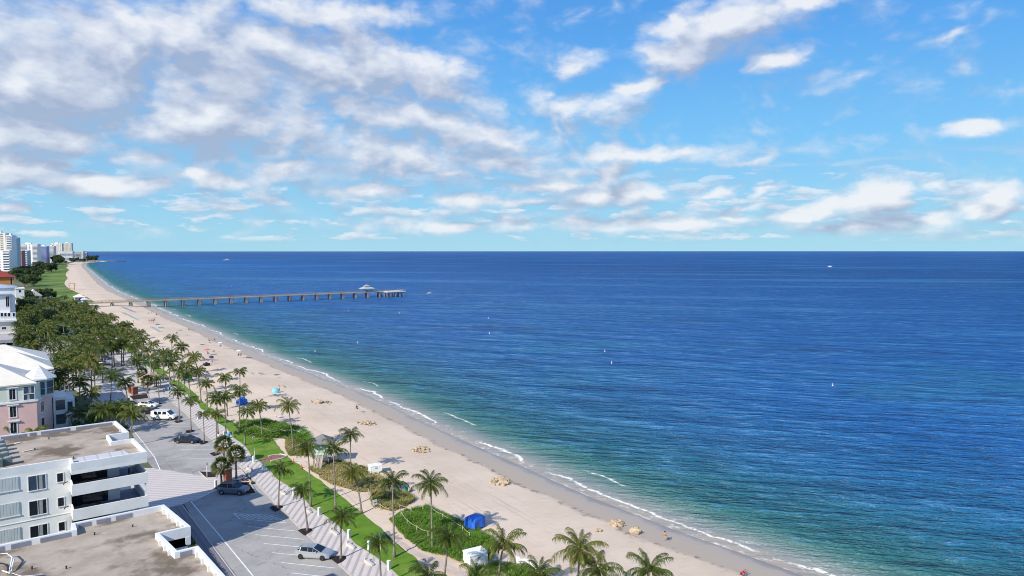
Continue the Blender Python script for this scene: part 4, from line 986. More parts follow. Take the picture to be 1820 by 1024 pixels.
for k, (cx, cy) in enumerate(grid):
    z = 'behind the pink house' if cx < 100 and cy > 575 else 'around the car park' if cy > 590 else 'near the white villa' if cx < 90 else 'inland of the pier'
    lr = ['left edge','left part','middle','right part','right edge'][min(4, int((cx-30)/43))]; fb = ['far back','back','middle rows','front rows','front'][min(4, int((cy-528)/32))]
    palm(cx, cy, rnd.uniform(5.0, 9.8), 'grove palm %s, %s, in the %s' % (z, lr, fb), 'dense palm grove ' + z, sc=rnd.choice((.62,.75,.88,.95,1.02)))

# fan palms: round heads of stiff fans over brown skirts
def fan_mesh(seed, nf=46, rr=1.0):
    rnd = random.Random(seed); L = LM()
    for i in range(nf):
        t = i/(nf-1); az_ = i*2.39996; e = R(80)-t*R(135); d = Vector((math.cos(az_)*math.cos(e), math.sin(az_)*math.cos(e), math.sin(e))); age = max(0, (t-.66)*2.6)+rnd.uniform(0,.12)
        hub = d*rr*.72; side = d.cross(Vector((0,0,1))).normalized() if abs(d.z) < .97 else Vector((1,0,0)); side.rotate(Matrix.Rotation(rnd.uniform(-1.2,1.2), 3, d)); up = side.cross(d)
        L.quad(Vector((0,0,0))-side*.02, Vector((0,0,0))+side*.02, hub+side*.02, hub-side*.02, age)
        for k in range(11):
            a = R(-78+15.6*k); q = (d*math.cos(a)+side*math.sin(a)).normalized(); ln = rr*.72*rnd.uniform(.85,1.1)
            tip = hub+q*ln+Vector((0,0,-.16*rr)); mid = hub+q*ln*.55; w = q.cross(up).normalized()*.055*rr
            L.quad(hub, mid-w, tip, mid+w, age+rnd.uniform(-.05,.1))
    return L.mesh('fan_crown_mesh', M_fan)
FAN = [fan_mesh(s_, 46, 1.15) for s_ in (1,2)]
for k, (cx, cy, h, lb) in enumerate([(397,789,3.9,'fan palm with a pale dry skirt, leftmost behind the brick pillar'),(419,807,4.0,'round-headed fan palm on a dark trunk behind the brick pillar'),(393,828,2.9,'low fan palm in front of the two others, beside the brick pillar'),
     (252,662,3.6,'fan palm in the plaza bed beside the brick pillars'),(262,676,3.4,'fan palm right of the brick pillars with a dry skirt')]):
    X, Y = at(cx, cy, 2+h); o = thing('fan_palm', lb, 'palm tree', (X, Y, 1.98), k, 'fan palms by the crossing')
    mb = MB(); mb.tube([(0,0,0),(.05,.02,h*.5),(0,0,h)], [.2,.15,.14], 8); mb.build('trunk', M_trunk, o, smooth=True)
    c_ = bpy.data.objects.new('crown', FAN[k%2]); COL.objects.link(c_); c_.parent = o; c_.location = (0,0,h); c_.scale = (1.1,1.1,1.1)

# broadleaf trees and shrubs as clouds of small leaf faces
def leaf_cloud(seed, blobs, n_, size, m=None):
    rnd = random.Random(seed); L = LM()
    for k in range(n_):
        bx_, by_, bz_, br = blobs[rnd.randrange(len(blobs))]
        d = Vector((rnd.gauss(0,1), rnd.gauss(0,1), rnd.gauss(0,1))).normalized(); q = br*(rnd.random()**.28)
        p_ = Vector((bx_,by_,bz_)) + Vector((d.x*q, d.y*q, d.z*q*.75))
        n0 = (d + Vector((rnd.uniform(-.8,.8), rnd.uniform(-.8,.8), rnd.uniform(-.2,.9)))).normalized(); a = n0.orthogonal().normalized(); b_ = n0.cross(a); s_ = size*rnd.uniform(.6,1.3)
        L.quad(p_-a*s_, p_-b_*s_*.6, p_+a*s_, p_+b_*s_*.6, rnd.choice((0,0,0,.3,.8))*rnd.random())
    return L.mesh('leaf_cloud_mesh', m or M_leaf)
def blobset(seed, r, h0, h1, k):
    rnd = random.Random(seed); return [(rnd.uniform(-r,r)*.75, rnd.uniform(-r,r)*.75, rnd.uniform(h0,h1), r*rnd.uniform(.35,.6)) for _ in range(k)]
TC = [leaf_cloud(s_, blobset(s_, 4.2, 3.2, 7.2, 11), 2600, .34) for s_ in (1,2,3)]
mb = MB(); mb.tube([(0,0,0),(.1,.1,2),(.2,.1,3.6)], [.32,.24,.2], 7); mb.tube([(.2,.1,3.2),(1.4,.5,5.2)], [.16,.06], 6); mb.tube([(.2,.1,3.0),(-1.3,-.4,5.0)], [.16,.06], 6); mb.tube([(.15,.1,3.3),(-.2,1.3,5.5)], [.14,.05], 6)
o = mb.build('trunk', M_trunk, smooth=True); TT = o.data; bpy.data.objects.remove(o)
def btree(X, Y, s_, label, group, k):
    o = thing('broadleaf_tree', label, 'tree', (X, Y, 1.9), k*1.3, group); o.scale = (s_, s_, s_)
    for nm, me in (('trunk', TT), ('crown', TC[k % 3])):
        c_ = bpy.data.objects.new(nm, me); COL.objects.link(c_); c_.parent = o
rnd = random.Random(4); k = 0
for (px0, px1, py0, py1, cnt, s0, lb) in ((34, 62, 498, 512, 8, 1.25, 'dark broadleaf tree along the inland side of the dune scrub, nearer part'),(40, 74, 486, 497, 10, 1.5, 'dark broadleaf tree along the inland side of the dune scrub, middle part'),
    (62, 96, 475, 485, 12, 1.8, 'dark broadleaf tree below the lavender and pink towers'),(98, 112, 470, 474, 4, 2.9, 'tall bushy tree in front of the broad cream tower'),(114, 152, 464.8, 467, 12, 1.6, 'tree along the foot of the far low blocks'),
    (157, 171, 464.4, 465.2, 5, 2.3, 'dark tree of the clump on the headland'),(60, 92, 527, 534, 8, 1.0, 'green bushy tree between the white houses and the palm grove'),(34, 58, 536, 560, 7, 1.0, 'tree beside the white villa at the back of the grove'),(25, 36, 480, 500, 5, 1.6, 'tree at the foot of the nearest towers')):
    for i in range(cnt):
        X, Y = at(px0+(px1-px0)*(i+.5)/cnt+rnd.uniform(-1.5,1.5), rnd.uniform(py0, py1), 2); btree(X, Y, s0*rnd.uniform(.8,1.2), lb, lb.replace('dark ', '').replace('tree', 'trees', 1), k); k += 1
# shrubs in the shaded garden behind the roofs
SH_ = [leaf_cloud(40+s_, blobset(40+s_, 1.2, .5, 1.3, 7), 900, .14, M_bush) for s_ in (1,2)]
rnd = random.Random(9)
def shrub(X, Y, s_, label, group, k, z=1.95):
    o = bpy.data.objects.new('shrub', SH_[k % 2]); COL.objects.link(o); o.location = (X, Y, z); o.rotation_euler = (0,0,k); o.scale = (s_, s_, s_*.9); tag(o, label, 'shrub', group)
i = 0
for (x0,x1,y0,y1,cnt,s0,w) in ((10,17,140,158,14,1.5,'in the garden between the pink house and the road'),(-12,9,112,150,16,1.6,'between the apartment roof and the pink house'),(11,18,160,200,12,1.5,'along the terraces right of the pink house'),(38.6,40.6,226,330,10,1.0,'on the grass strip by the upper beach'),(-6,14,215,330,34,1.7,'under the palm grove by the car park'),(-4,38,340,540,60,2.2,'under the far palm grove')):
    for q in range(cnt): shrub(rnd.uniform(x0,x1), rnd.uniform(y0,y1), s0*rnd.uniform(.7,1.3), 'green shrub ' + w, 'shrubs ' + w, i); i += 1
# clipped hedge beside the nearest roof
def hedge(x0, x1, y0, y1, z1, label, seed=3, dens=42):
    rnd = random.Random(seed); h = thing('hedge', label, 'hedge')
    MB().box(x0+.1, x1-.1, y0+.1, y1-.1, 1.9, z1-.08).build('core', mat('hedge_core', (.02,.035,.015), .95, .2, 3), h)
    L = LM(); n_ = int((y1-y0)*(x1-x0+2*(z1-2))*dens)
    for k in range(n_):
        s_ = rnd.random()
        if s_ < .5: p_ = Vector((rnd.uniform(x0,x1), rnd.uniform(y0,y1), z1+rnd.uniform(-.05,.1)))
        elif s_ < .9: p_ = Vector((x0 if rnd.random() < .3 else x1, rnd.uniform(y0,y1), rnd.uniform(2,z1)))
        else: p_ = Vector((rnd.uniform(x0,x1), y0 if rnd.random() < .5 else y1, rnd.uniform(2,z1)))
        n0 = Vector((rnd.gauss(0,1), rnd.gauss(0,1), rnd.gauss(.6,1))).normalized(); a = n0.orthogonal().normalized()*.10; b_ = n0.cross(a)*.8
        L.quad(p_-a, p_-b_, p_+a, p_+b_, rnd.random()*.4)
    o = bpy.data.objects.new('foliage', L.mesh('hedge_leaves', M_leaf)); COL.objects.link(o); o.parent = h
hedge(17.3, 18.7, 47, 101, 3.15, 'long clipped dark hedge between the nearest roof and the road')

# dune beds: tufts of long grass and low green scrub
def tuft_mesh(seed, n_=26, h=.75):
    rnd = random.Random(seed); L = LM()
    for k in range(n_):
        a = rnd.uniform(0,6.28); r = rnd.uniform(0,.28); p_ = Vector((r*math.cos(a), r*math.sin(a), 0)); ln = h*rnd.uniform(.5,1.1); o_ = Vector((math.cos(a)*.35*ln+.10, math.sin(a)*.35*ln, ln)); w = Vector((-math.sin(a), math.cos(a), 0))*.03
        m1 = p_+o_*.55; L.quad(p_-w, p_+w, m1+w*.8, m1-w*.8, rnd.random()*.7); L.tri(m1-w*.8, m1+w*.8, p_+o_+Vector((math.cos(a)*.12,math.sin(a)*.12,-.08)), rnd.random()*.8)
    return L
def inside(poly, x, y):
    c_ = False; n_ = len(poly)
    for i in range(n_):
        (x1,y1),(x2,y2) = poly[i], poly[i-1]
        if (y1 > y) != (y2 > y) and x < (x2-x1)*(y-y1)/(y2-y1)+x1: c_ = not c_
    return c_
M_tuft = leafmat('dune_grass_blade', (.16,.20,.035), (.27,.28,.07), (.50,.40,.19), .3, 0)
M_green = leafmat('dune_creeper_leaf', (.06,.20,.015), (.12,.28,.02), (.26,.26,.06), .3, 0)
def bed(name, poly, cnt, label, m, seed, h=.7, z=2.03, dry=.5, base=None):
    xs_ = [p_[0] for p_ in poly]; ys_ = [p_[1] for p_ in poly]; rnd = random.Random(seed); L = LM(); protos = [tuft_mesh(seed*10+q, 18, h) for q in range(4)]; n_ = 0
    while n_ < cnt:
        x = rnd.uniform(min(xs_), max(xs_)); y = rnd.uniform(min(ys_), max(ys_))
        if not inside(poly, x, y): continue
        n_ += 1; q = protos[rnd.randrange(4)]; s_ = rnd.uniform(.6,1.4)*(.75+.6*mn.noise(Vector((x*.35,y*.35,seed)))); dr_ = max(0, mn.noise(Vector((x*.22,y*.22,seed+9)))*1.6*dry + (dry-.5))
        hump = .25*max(0, mn.noise(Vector((x*.3,y*.3,2)))+.4)
        k0 = len(L.v); L.v += [Vector((x+v_.x*s_, y+v_.y*s_, z+hump+v_.z*s_)) for v_ in q.v]; L.a += [min(1, a_*.5+dr_) for a_ in q.a]; L.f += [tuple(k0+i_ for i_ in f_) for f_ in q.f]
    o = bpy.data.objects.new(name, L.mesh(name+'_mesh', m)); COL.objects.link(o); tag(o, label, 'dune plants', kind='stuff')
    pts = []
    n_ = 0
    for i in range(len(poly)):
        a, b_ = Vector(poly[i]), Vector(poly[(i+1) % len(poly)]); s_ = max(2, int((b_-a).length/1.2))
        for q in range(s_): c_ = a.lerp(b_, q/s_); pts.append((c_.x+mn.noise(Vector((c_.x,c_.y,1)))*.5, c_.y+mn.noise(Vector((c_.x,c_.y,7)))*.5))
    sheet(name + '_soil', pts, z + .02*seed%.02 + .03, base or M_rough)
V1 = [(38.9,139.5),(39.4,149),(42,151.5),(46,150),(49.0,141),(49.6,134),(48,127),(45.8,127.5),(44.3,133),(41.2,135.5)]
V1b = [(42.4,126),(44.5,132.2),(47.0,127.4),(48.2,125),(47.2,118),(45.8,117.2),(43.0,120.0),(41.4,121)]
V2 = [(41.2,103.5),(41.6,112.2),(43.5,113.5),(47.6,113),(49.6,104.5),(49.2,97),(45.4,94.6),(43.4,96)]
V3 = [(42.6,89.8),(44.3,94.0),(46.9,95.4),(48.9,93.2),(48.9,88.2),(46.2,86.6),(44,86.2)]
V4 = [(41.1,76.5),(42.2,83.6),(45,85.5),(48.7,84.4),(50.0,76),(49.7,68.9),(46.5,65.2),(43.3,65.3),(42.4,69.5),(40.9,72.4)]
V5 = [(42.6,64.4),(46.5,64.2),(48.3,60),(49.4,52),(50,44),(40,44),(39.3,58)]
bed('dune_grass', V1, 2600, 'tall green dune grass behind the walking person', M_green, 1, .75, dry=.25)
bed('dune_grass', V1b, 900, 'thin yellowish dune grass left of the lifeguard tower path', M_tuft, 2, .5, dry=.7)
bed('dune_grass', V2, 1500, 'dry golden dune grass below the lifeguard tower and storage box', M_tuft, 3, .55, dry=.85)
bed('dune_grass', V3, 800, 'small patch of dune grass between the two sand paths', M_tuft, 4, .5, dry=.55)
bed('dune_grass', V4, 2800, 'bright green creeping dune plants left of the blue tarp', M_green, 5, .5, dry=.3)
bed('dune_grass', V5, 1700, 'dune grass around the white box at the bottom', M_green, 6, .55, dry=.35)
sheet('sand_path', [(40.8,60),(42.2,64.5),(40.3,72.6),(40.2,77),(39.4,76.8),(39.6,72),(40.9,64),(39.7,60)], 2.062, M_path)
# ---------------------------------------------------------------- vehicles
tyre = mat('tyre_rubber', (.012,.012,.012), .8, .2, 5); rim = mat('alloy_rim', (.35,.36,.37), .3, .1, 5, metal=.8); chrome = mat('lamp_lens', (.65,.68,.70), .15, .05, 3, spec=.8); redl = mat('tail_lens', (.30,.01,.01), .25, .1, 3)
def paint(name, c, rough=.28, metal=.25):
    if name in MC: return MC[name]
    m, t, b = new_mat(name); p = objc(t); n = noise(t, p, 1.4, 4, .6); lk(t, mix(t, n.step(.35,.7)*.18, c, tuple(v*.7 for v in c)), b.inputs['Base Color'])
    b.inputs['Roughness'].default_value = rough; b.inputs['Metallic'].default_value = metal; b.inputs['Coat Weight'].default_value = .5; b.inputs['Coat Roughness'].default_value = .08; MC[name] = m; return m
def loft(st, sec):   # st: list of stations, sec(st)-> ring of (y,z)
    mb = MB(); rings = [[(s_[0], y, z) for y, z in sec(s_)] for s_ in st]; n_ = len(rings[0]); vs = [v for r_ in rings for v in r_]; fs = []
    for i in range(len(rings)-1):
        for j in range(n_): fs.append((i*n_+j, i*n_+(j+1)%n_, (i+1)*n_+(j+1)%n_, (i+1)*n_+j))
    fs += [tuple(range(n_))[::-1], tuple((len(rings)-1)*n_+j for j in range(n_))]; mb.add(vs, fs); return mb
HULL = {  # x, half width, bottom, top
 'hatch': [(-2.22,.62,.42,.88),(-2.12,.80,.26,1.0),(-1.6,.89,.19,1.02),(-.6,.90,.18,.97),(.6,.90,.18,.95),(1.2,.90,.19,.93),(1.8,.86,.20,.82),(2.15,.74,.24,.68),(2.27,.55,.32,.56)],
 'suv': [(-2.25,.68,.45,1.0),(-2.15,.86,.32,1.14),(-1.6,.94,.26,1.16),(-.6,.95,.24,1.12),(.7,.95,.24,1.10),(1.3,.94,.26,1.06),(1.9,.90,.28,.98),(2.2,.80,.32,.84),(2.32,.62,.42,.70)],
 'sedan': [(-2.40,.62,.42,.86),(-2.28,.82,.26,.98),(-1.6,.90,.19,1.0),(-.6,.91,.18,.96),(.6,.91,.18,.94),(1.2,.90,.19,.91),(1.9,.86,.20,.80),(2.3,.74,.24,.66),(2.42,.55,.32,.55)],
 'van': [(-2.70,.92,.42,1.15),(-2.62,.98,.32,1.25),(-1.6,.99,.28,1.25),(0,.99,.28,1.24),(1.1,.99,.28,1.22),(1.7,.96,.30,1.16),(2.4,.90,.32,1.02),(2.65,.76,.38,.85)]}
CAB = {  # x, half width at belt, half width at roof, belt, roof
 'hatch': [(-2.05,.74,.70,.98,1.00),(-1.45,.80,.62,.98,1.36),(-.5,.82,.64,.95,1.42),(.15,.82,.63,.94,1.38),(1.15,.78,.74,.92,.94)],
 'suv': [(-2.12,.82,.74,1.12,1.20),(-1.7,.86,.70,1.13,1.62),(-.5,.87,.72,1.1,1.68),(.25,.87,.70,1.08,1.62),(1.15,.84,.80,1.05,1.08)],
 'sedan': [(-1.95,.76,.72,.97,.99),(-1.15,.81,.62,.97,1.36),(-.4,.82,.64,.95,1.42),(.25,.82,.63,.94,1.38),(1.25,.78,.74,.91,.93)],
 'van': [(-2.66,.92,.84,1.2,2.0),(-2.2,.95,.86,1.22,2.08),(0,.95,.86,1.2,2.08),(.9,.95,.84,1.18,2.02),(1.75,.92,.86,1.12,1.18)]}
WHL = {'hatch': (1.38,.33), 'suv': (1.42,.38), 'sedan': (1.45,.33), 'van': (1.75,.37)}
def make_car(kind, label, pm, X, Y, ang, cat='car', group=None, z=1.95, roofm=None):
    o = thing('parked_van' if kind == 'van' else 'parked_car', label, cat, (X, Y, z), ang, group)
    loft(HULL[kind], lambda s_: [(-s_[1]*.9,s_[2]),(s_[1]*.9,s_[2]),(s_[1],s_[2]+.16),(s_[1],s_[3]-.22),(s_[1]*.965,s_[3]-.07),(s_[1]*.86,s_[3]),(-s_[1]*.86,s_[3]),(-s_[1]*.965,s_[3]-.07),(-s_[1],s_[3]-.22),(-s_[1],s_[2]+.16)]).build('body', pm, o, smooth=False, bevel=0)
    cb = CAB[kind]
    loft(cb, lambda s_: [(-s_[1],s_[3]-.06),(s_[1],s_[3]-.06),(s_[2]*1.0,s_[4]),(-s_[2],s_[4])]).build('windows', glass if kind != 'van' else pm, o)
    rf = [(a+.0,b_,c_,d,e+.012) for a,b_,c_,d,e in cb[1:-1]]
    mb = MB(); vs = []
    for s_ in rf: vs += [(s_[0],-s_[2]*.99,s_[4]),(s_[0],s_[2]*.99,s_[4])]
    mb.add(vs, [(2*i,2*i+1,2*i+3,2*i+2) for i in range(len(rf)-1)]); mb.add([(x,y,z_-.03) for x,y,z_ in vs], [(2*i,2*i+2,2*i+3,2*i+1) for i in range(len(rf)-1)])
    for i in (0, len(rf)-1): s_ = rf[i]; mb.box(s_[0]-.03, s_[0]+.03, -s_[2], s_[2], s_[4]-.04, s_[4]+.004)
    mb.build('roof', roofm or pm, o, fixn=True)
    if kind != 'van':
        for sy in (-1, 1):
            pl_ = MB()
            for i, s_ in enumerate(cb[1:-1]):
                pl_.tube([(s_[0]+(0 if i else -.05), sy*(s_[1]+.008), s_[3]), (s_[0], sy*(s_[2]+.008), s_[4])], .035, 4)
            a, b_ = cb[-2], cb[-1]; pl_.tube([(a[0], sy*(a[2]+.005), a[4]), (b_[0], sy*(b_[1]+.0), b_[3]+.02)], .035, 4); a, b_ = cb[1], cb[0]; pl_.tube([(a[0], sy*(a[2]+.005), a[4]), (b_[0], sy*b_[1], b_[3]+.02)], .04, 4)
            pl_.build('pillar', pm, o)
    else:
        for sy in (-1, 1):
            for (x0,x1) in ((-1.9,-1.2),(-1.0,-.3),(.0,.85)):
                mb = MB(); y0 = .955; y1 = .875; mb.add([(x0,sy*y0,1.32),(x1,sy*y0,1.32),(x1,sy*y1,1.92),(x0,sy*y1,1.92)], [(0,1,2,3)]); mb.build('window', glass, o, fixn=False)
        mb = MB(); mb.add([(1.72,-.84,1.25),(1.72,.84,1.25),(.98,.78,1.97),(.98,-.78,1.97)], [(0,1,2,3)]); mb.build('windshield', glassb, o, fixn=False)
        MB().box(2.55,2.75,-.85,.85,.32,.62).build('bumper', blackm, o, bevel=.03)
    wx, wr = WHL[kind]; hw = HULL[kind][4][1]
    for sx in (-1, 1):
        for sy in (-1, 1):
            def disc(r, y0, y1, n_=18):
                mb = MB(); vs = [(sx*wx*(1.0)+r*math.cos(2*math.pi*i/n_), y, wr+r*math.sin(2*math.pi*i/n_)) for y in (y0, y1) for i in range(n_)]
                return mb.add(vs, [(i,(i+1)%n_,n_+(i+1)%n_,n_+i) for i in range(n_)]+[tuple(range(n_)), tuple(range(2*n_-1,n_-1,-1))])
            w_ = disc(wr, sy*(hw-.20), sy*(hw+.02)).build('wheel', tyre, o); disc(wr*.62, sy*(hw+.015), sy*(hw+.03)).build('rim', rim if kind != 'hatch' else mat('dark_rim', (.05,.05,.055), .4, .1, 4, metal=.5), w_)
    f_ = HULL[kind][-2]; r_ = HULL[kind][1]
    for sy in (-1, 1):
        MB().box(f_[0]-.08, f_[0]+.06, sy*f_[1]*.62-.13, sy*f_[1]*.62+.13, f_[3]-.20, f_[3]-.07).build('headlight', chrome, o, bevel=.03)
        MB().box(r_[0]-.08, r_[0]+.02, sy*r_[1]*.72-.14, sy*r_[1]*.72+.14, r_[3]-.26, r_[3]-.10).build('tail_light', redl, o, bevel=.02)
        c_ = cb[-2]; MB().box(c_[0]+.35, c_[0]+.50, sy*(c_[1]+.12)-.09, sy*(c_[1]+.12)+.09, c_[3]+.0, c_[3]+.14).build('mirror', pm if kind != 'van' else blackm, o, bevel=.03)
    MB().box(f_[0]-.02, f_[0]+.11, -.42, .42, f_[2]+.08, f_[2]+.28).build('grille', blackm, o)
    MB().box(r_[0]-.115, r_[0]-.09, -.26, .26, r_[2]+.24, r_[2]+.36).build('number_plate', whitep, o)
    return o
PARK = -.80
silver = paint('silver_paint', (.55,.58,.60), .28, .55); dgrey = paint('grey_paint', (.20,.22,.26), .28, .5); navy = paint('black_paint', (.020,.022,.035), .22, .3); whitec = paint('white_paint_car', (.78,.79,.78), .3, .0); redc = paint('red_paint', (.45,.03,.025), .3, .1); bluec = paint('blue_paint', (.03,.06,.16), .25, .3)
def car_at(px, py, *a, **k): X, Y = at(px, py, 2.0); return X, Y
for kind, lb, pm, px, py, ang in [('hatch','silver hatchback parked alone with its nose at the kerb, nearest car',silver,559,989,PARK+.0),('suv','dark grey SUV parked at the hatched bay beside the brick pillar',dgrey,415,876,PARK+.05),
     ('sedan','black sedan parked beneath the promenade palms, below the white van',navy,333,786,PARK+.08),('van','white passenger van with a black bumper parked nose to the kerb',whitec,293,745,PARK+.1),
     ('sedan','black car half hidden behind the white van',navy,272,735,PARK+.1),('hatch','white car behind the black one, near the plaza',whitec,264,723,PARK+.1),
     ('hatch','red car parked on the plaza among the palms',redc,173,637,-.5),('sedan','dark blue car parked beside the red one',bluec,184,639,-.5),('hatch','white car in front of the red and blue pair',whitec,181,648,-.5),
     ('sedan','dark blue car farthest in the palm-shaded car park',bluec,112,584,.2),('suv','dark car at the front of the palm-shaded car park',navy,123,587,.2),('hatch','pale silver car in the palm-shaded car park',silver,118,594,.4),
     ('suv','dark car on the side street right of the pink house turret, upper one',navy,93,673,-.9),('sedan','dark car on the side street right of the pink house turret, lower one',bluec,95,684,-.9),
     ('sedan','white car inside the dark parking deck at the left edge',whitec,6,620,.1),('hatch','silver car behind the palms left of the thatched roof',silver,165,620,-.4)]:
    X, Y = at(px, py, 2.0); make_car(kind, lb, pm, X, Y, ang, 'van' if kind == 'van' else 'car')

# ---------------------------------------------------------------- people
skinm = mat('skin', (.42,.24,.16), .6, .08, 5); skin2 = mat('skin_tan', (.28,.15,.09), .6, .08, 5)
def cloth(name, c): return mat('cloth_'+name, c, .85, .12, 6)
dg = [None]
def skinned(name, verts, edges, m, parent=None, root=0):
    me = bpy.data.meshes.new(name); me.from_pydata([v[:3] for v in verts], edges, []); o = bpy.data.objects.new(name, me); COL.objects.link(o)
    sk = o.modifiers.new('s', 'SKIN'); o.modifiers.new('u', 'SUBSURF').levels = 1
    for i, v in enumerate(verts): d = me.skin_vertices[0].data[i]; d.radius = (v[3], v[4] if len(v) > 4 else v[3]); d.use_root = (i == root)
    ev = o.evaluated_get(bpy.context.evaluated_depsgraph_get()); nm = bpy.data.meshes.new_from_object(ev); bpy.data.objects.remove(o); nm.materials.clear(); nm.materials.append(m)
    nm.polygons.foreach_set('use_smooth', [True]*len(nm.polygons))
    q = bpy.data.objects.new(name, nm); COL.objects.link(q)
    if parent: q.parent = parent
    return q
POSE = {
 'stand': dict(pel=(0,0,.93),ch=(0,0,1.28),nk=(0,0,1.48),hd=(.01,0,1.64),kn=[(.02,.10,.50),(.02,-.10,.50)],ft=[(0,.11,.06),(0,-.11,.06)],el=[(-.03,.26,1.12),(-.03,-.26,1.12)],ha=[(.08,.27,.86),(.08,-.27,.86)]),
 'walk': dict(pel=(0,0,.92),ch=(.03,0,1.28),nk=(.04,0,1.48),hd=(.07,0,1.64),kn=[(.20,.10,.52),(-.06,-.10,.50)],ft=[(.30,.11,.07),(-.32,-.11,.12)],el=[(-.12,.26,1.12),(.12,-.26,1.14)],ha=[(.02,.27,.88),(.30,-.25,.98)]),
 'sit': dict(pel=(0,0,.50),ch=(-.05,0,.86),nk=(-.02,0,1.06),hd=(.02,0,1.22),kn=[(.44,.12,.52),(.44,-.12,.52)],ft=[(.46,.12,.08),(.46,-.12,.08)],el=[(.08,.25,.74),(.08,-.25,.74)],ha=[(.30,.16,.62),(.30,-.16,.62)]),
 'ground': dict(pel=(0,0,.14),ch=(-.16,0,.48),nk=(-.20,0,.66),hd=(-.18,0,.82),kn=[(.36,.14,.42),(.34,-.14,.40)],ft=[(.60,.14,.07),(.62,-.14,.07)],el=[(-.30,.28,.36),(-.30,-.28,.36)],ha=[(-.42,.26,.08),(-.42,-.26,.08)]),
 'lie': dict(pel=(0,0,.15),ch=(-.38,0,.17),nk=(-.58,0,.18),hd=(-.74,0,.19),kn=[(.44,.12,.20),(.44,-.12,.12)],ft=[(.86,.14,.08),(.86,-.14,.08)],el=[(-.30,.30,.10),(-.30,-.30,.10)],ha=[(-.05,.36,.08),(-.60,-.42,.08)])}
PROTO = {}
def person_proto(pose, sm, topm, botm, hairm):
    k = (pose, sm.name, topm.name if topm else '', botm.name, hairm.name)
    if k in PROTO: return PROTO[k]
    p = POSE[pose]; V = [p['pel']+(.14,.10), tuple((a+b_)/2 for a,b_ in zip(p['pel'],p['ch']))+(.125,.09), p['ch']+(.155,.10), p['nk']+(.055,.055), p['hd']+(.085,.10)]; Ed = [(0,1),(1,2),(2,3),(3,4)]
    for s_ in (0,1):
        sy = 1 if s_ == 0 else -1; hipv = (p['pel'][0], p['pel'][1]+sy*.10, p['pel'][2]-.06); i = len(V)
        V += [hipv+(.085,.085), p['kn'][s_]+(.06,.06), p['ft'][s_]+(.04,.045), (p['ft'][s_][0]+.15, p['ft'][s_][1], max(.04,p['ft'][s_][2]-.03), .035, .03)]; Ed += [(0,i),(i,i+1),(i+1,i+2),(i+2,i+3)]
        sh = (p['ch'][0]*.4+p['nk'][0]*.6, sy*.19, p['ch'][2]*.35+p['nk'][2]*.65); i = len(V); e_, h_ = p['el'][s_], p['ha'][s_]; dirv = (Vector(h_)-Vector(e_)).normalized()
        V += [sh+(.055,.055), e_+(.042,.042), h_+(.028,.026)]; Ed += [(2,i),(i,i+1),(i+1,i+2)]
        for f_ in range(5):     # fingers and thumb
            off = Vector((0, (f_-1.6)*.020*(1 if f_ else 1.6), 0)); a = Vector(h_)+dirv*.03+off*.8; b_ = a+dirv*(.075+.01*(f_ in (2,3)))+off*.25; j = len(V); V += [tuple(a)+(.010,.010), tuple(b_)+(.008,.008)]; Ed += [(i+2,j),(j,j+1)]
    o = bpy.data.objects.new('tmp', None)
    body = skinned('body', V, Ed, sm); parts = [body]
    if topm:
        c1 = [V[1][:3]+(.15,.115), V[2][:3]+(.18,.125), tuple(Vector(V[3][:3])*.7+Vector(V[2][:3])*.3)+(.09,.08)]; Ed2 = [(0,1),(1,2)]
        for q in (0,1): i = 9+q*7+0; i = 5+4+ q*(4+3+10); sh = V[i]; el_ = V[i+1]; j = len(c1); mid = Vector(sh[:3]).lerp(Vector(el_[:3]), .6); c1 += [sh[:3]+(.075,.075), tuple(mid)+(.065,.065)]; Ed2 += [(1,j),(j,j+1)]
        c1.insert(0, V[0][:3]+(.15,.115)); Ed2 = [(0,1)]+[(a+1,b_+1) for a,b_ in Ed2]
        parts.append(skinned('shirt', c1, Ed2, topm))
    c1 = [V[0][:3]+(.158,.118)]; Ed2 = []
    for q in (0,1): i = 5+q*17; hp = V[i]; kn = V[i+1]; j = len(c1); mid = Vector(hp[:3]).lerp(Vector(kn[:3]), .7); c1 += [hp[:3]+(.105,.105), tuple(mid)+(.085,.085)]; Ed2 += [(0,j),(j,j+1)]
    parts.append(skinned('shorts', c1, Ed2, botm))
    h = p['hd']; mb = MB(); mb.sphere((h[0]-.025, 0, h[2]+.035), .112, 10, 7, (1.02,.92,.98)); parts.append(mb.build('hair', hairm, smooth=True))
    # face: eyes, nose, ears, mouth
    mb = MB(); mb.sphere((h[0]+.095, 0, h[2]-.01), .018, 6, 4, (1,.8,1.3)); mb.sphere((h[0], .09, h[2]-.01), .02, 6, 4, (.6,.5,1)); mb.sphere((h[0], -.09, h[2]-.01), .02, 6, 4, (.6,.5,1)); parts.append(mb.build('nose_and_ears', sm, smooth=True))
    mb = MB(); mb.sphere((h[0]+.088, .03, h[2]+.015), .011, 6, 4); mb.sphere((h[0]+.088, -.03, h[2]+.015), .011, 6, 4); mb.box(h[0]+.080, h[0]+.094, -.022, .022, h[2]-.050, h[2]-.042); parts.append(mb.build('eyes_and_mouth', blackm, smooth=True))
    for q in parts: COL.objects.unlink(q)
    PROTO[k] = [q.data for q in parts], [q.name.split('.')[0] for q in parts]
    for q in parts: bpy.data.objects.remove(q)
    return PROTO[k]
hair1 = cloth('dark_hair', (.02,.015,.012)); hair2 = cloth('fair_hair', (.30,.20,.10))
CL = {k: cloth(k, c) for k, c in dict(navy=(.02,.03,.10), white=(.7,.7,.68), red=(.5,.04,.05), black=(.015,.015,.02), teal=(.03,.3,.3), grey=(.3,.3,.32), pink=(.6,.25,.3), khaki=(.4,.34,.22), purple=(.14,.06,.22), blue=(.05,.16,.5)).items()}
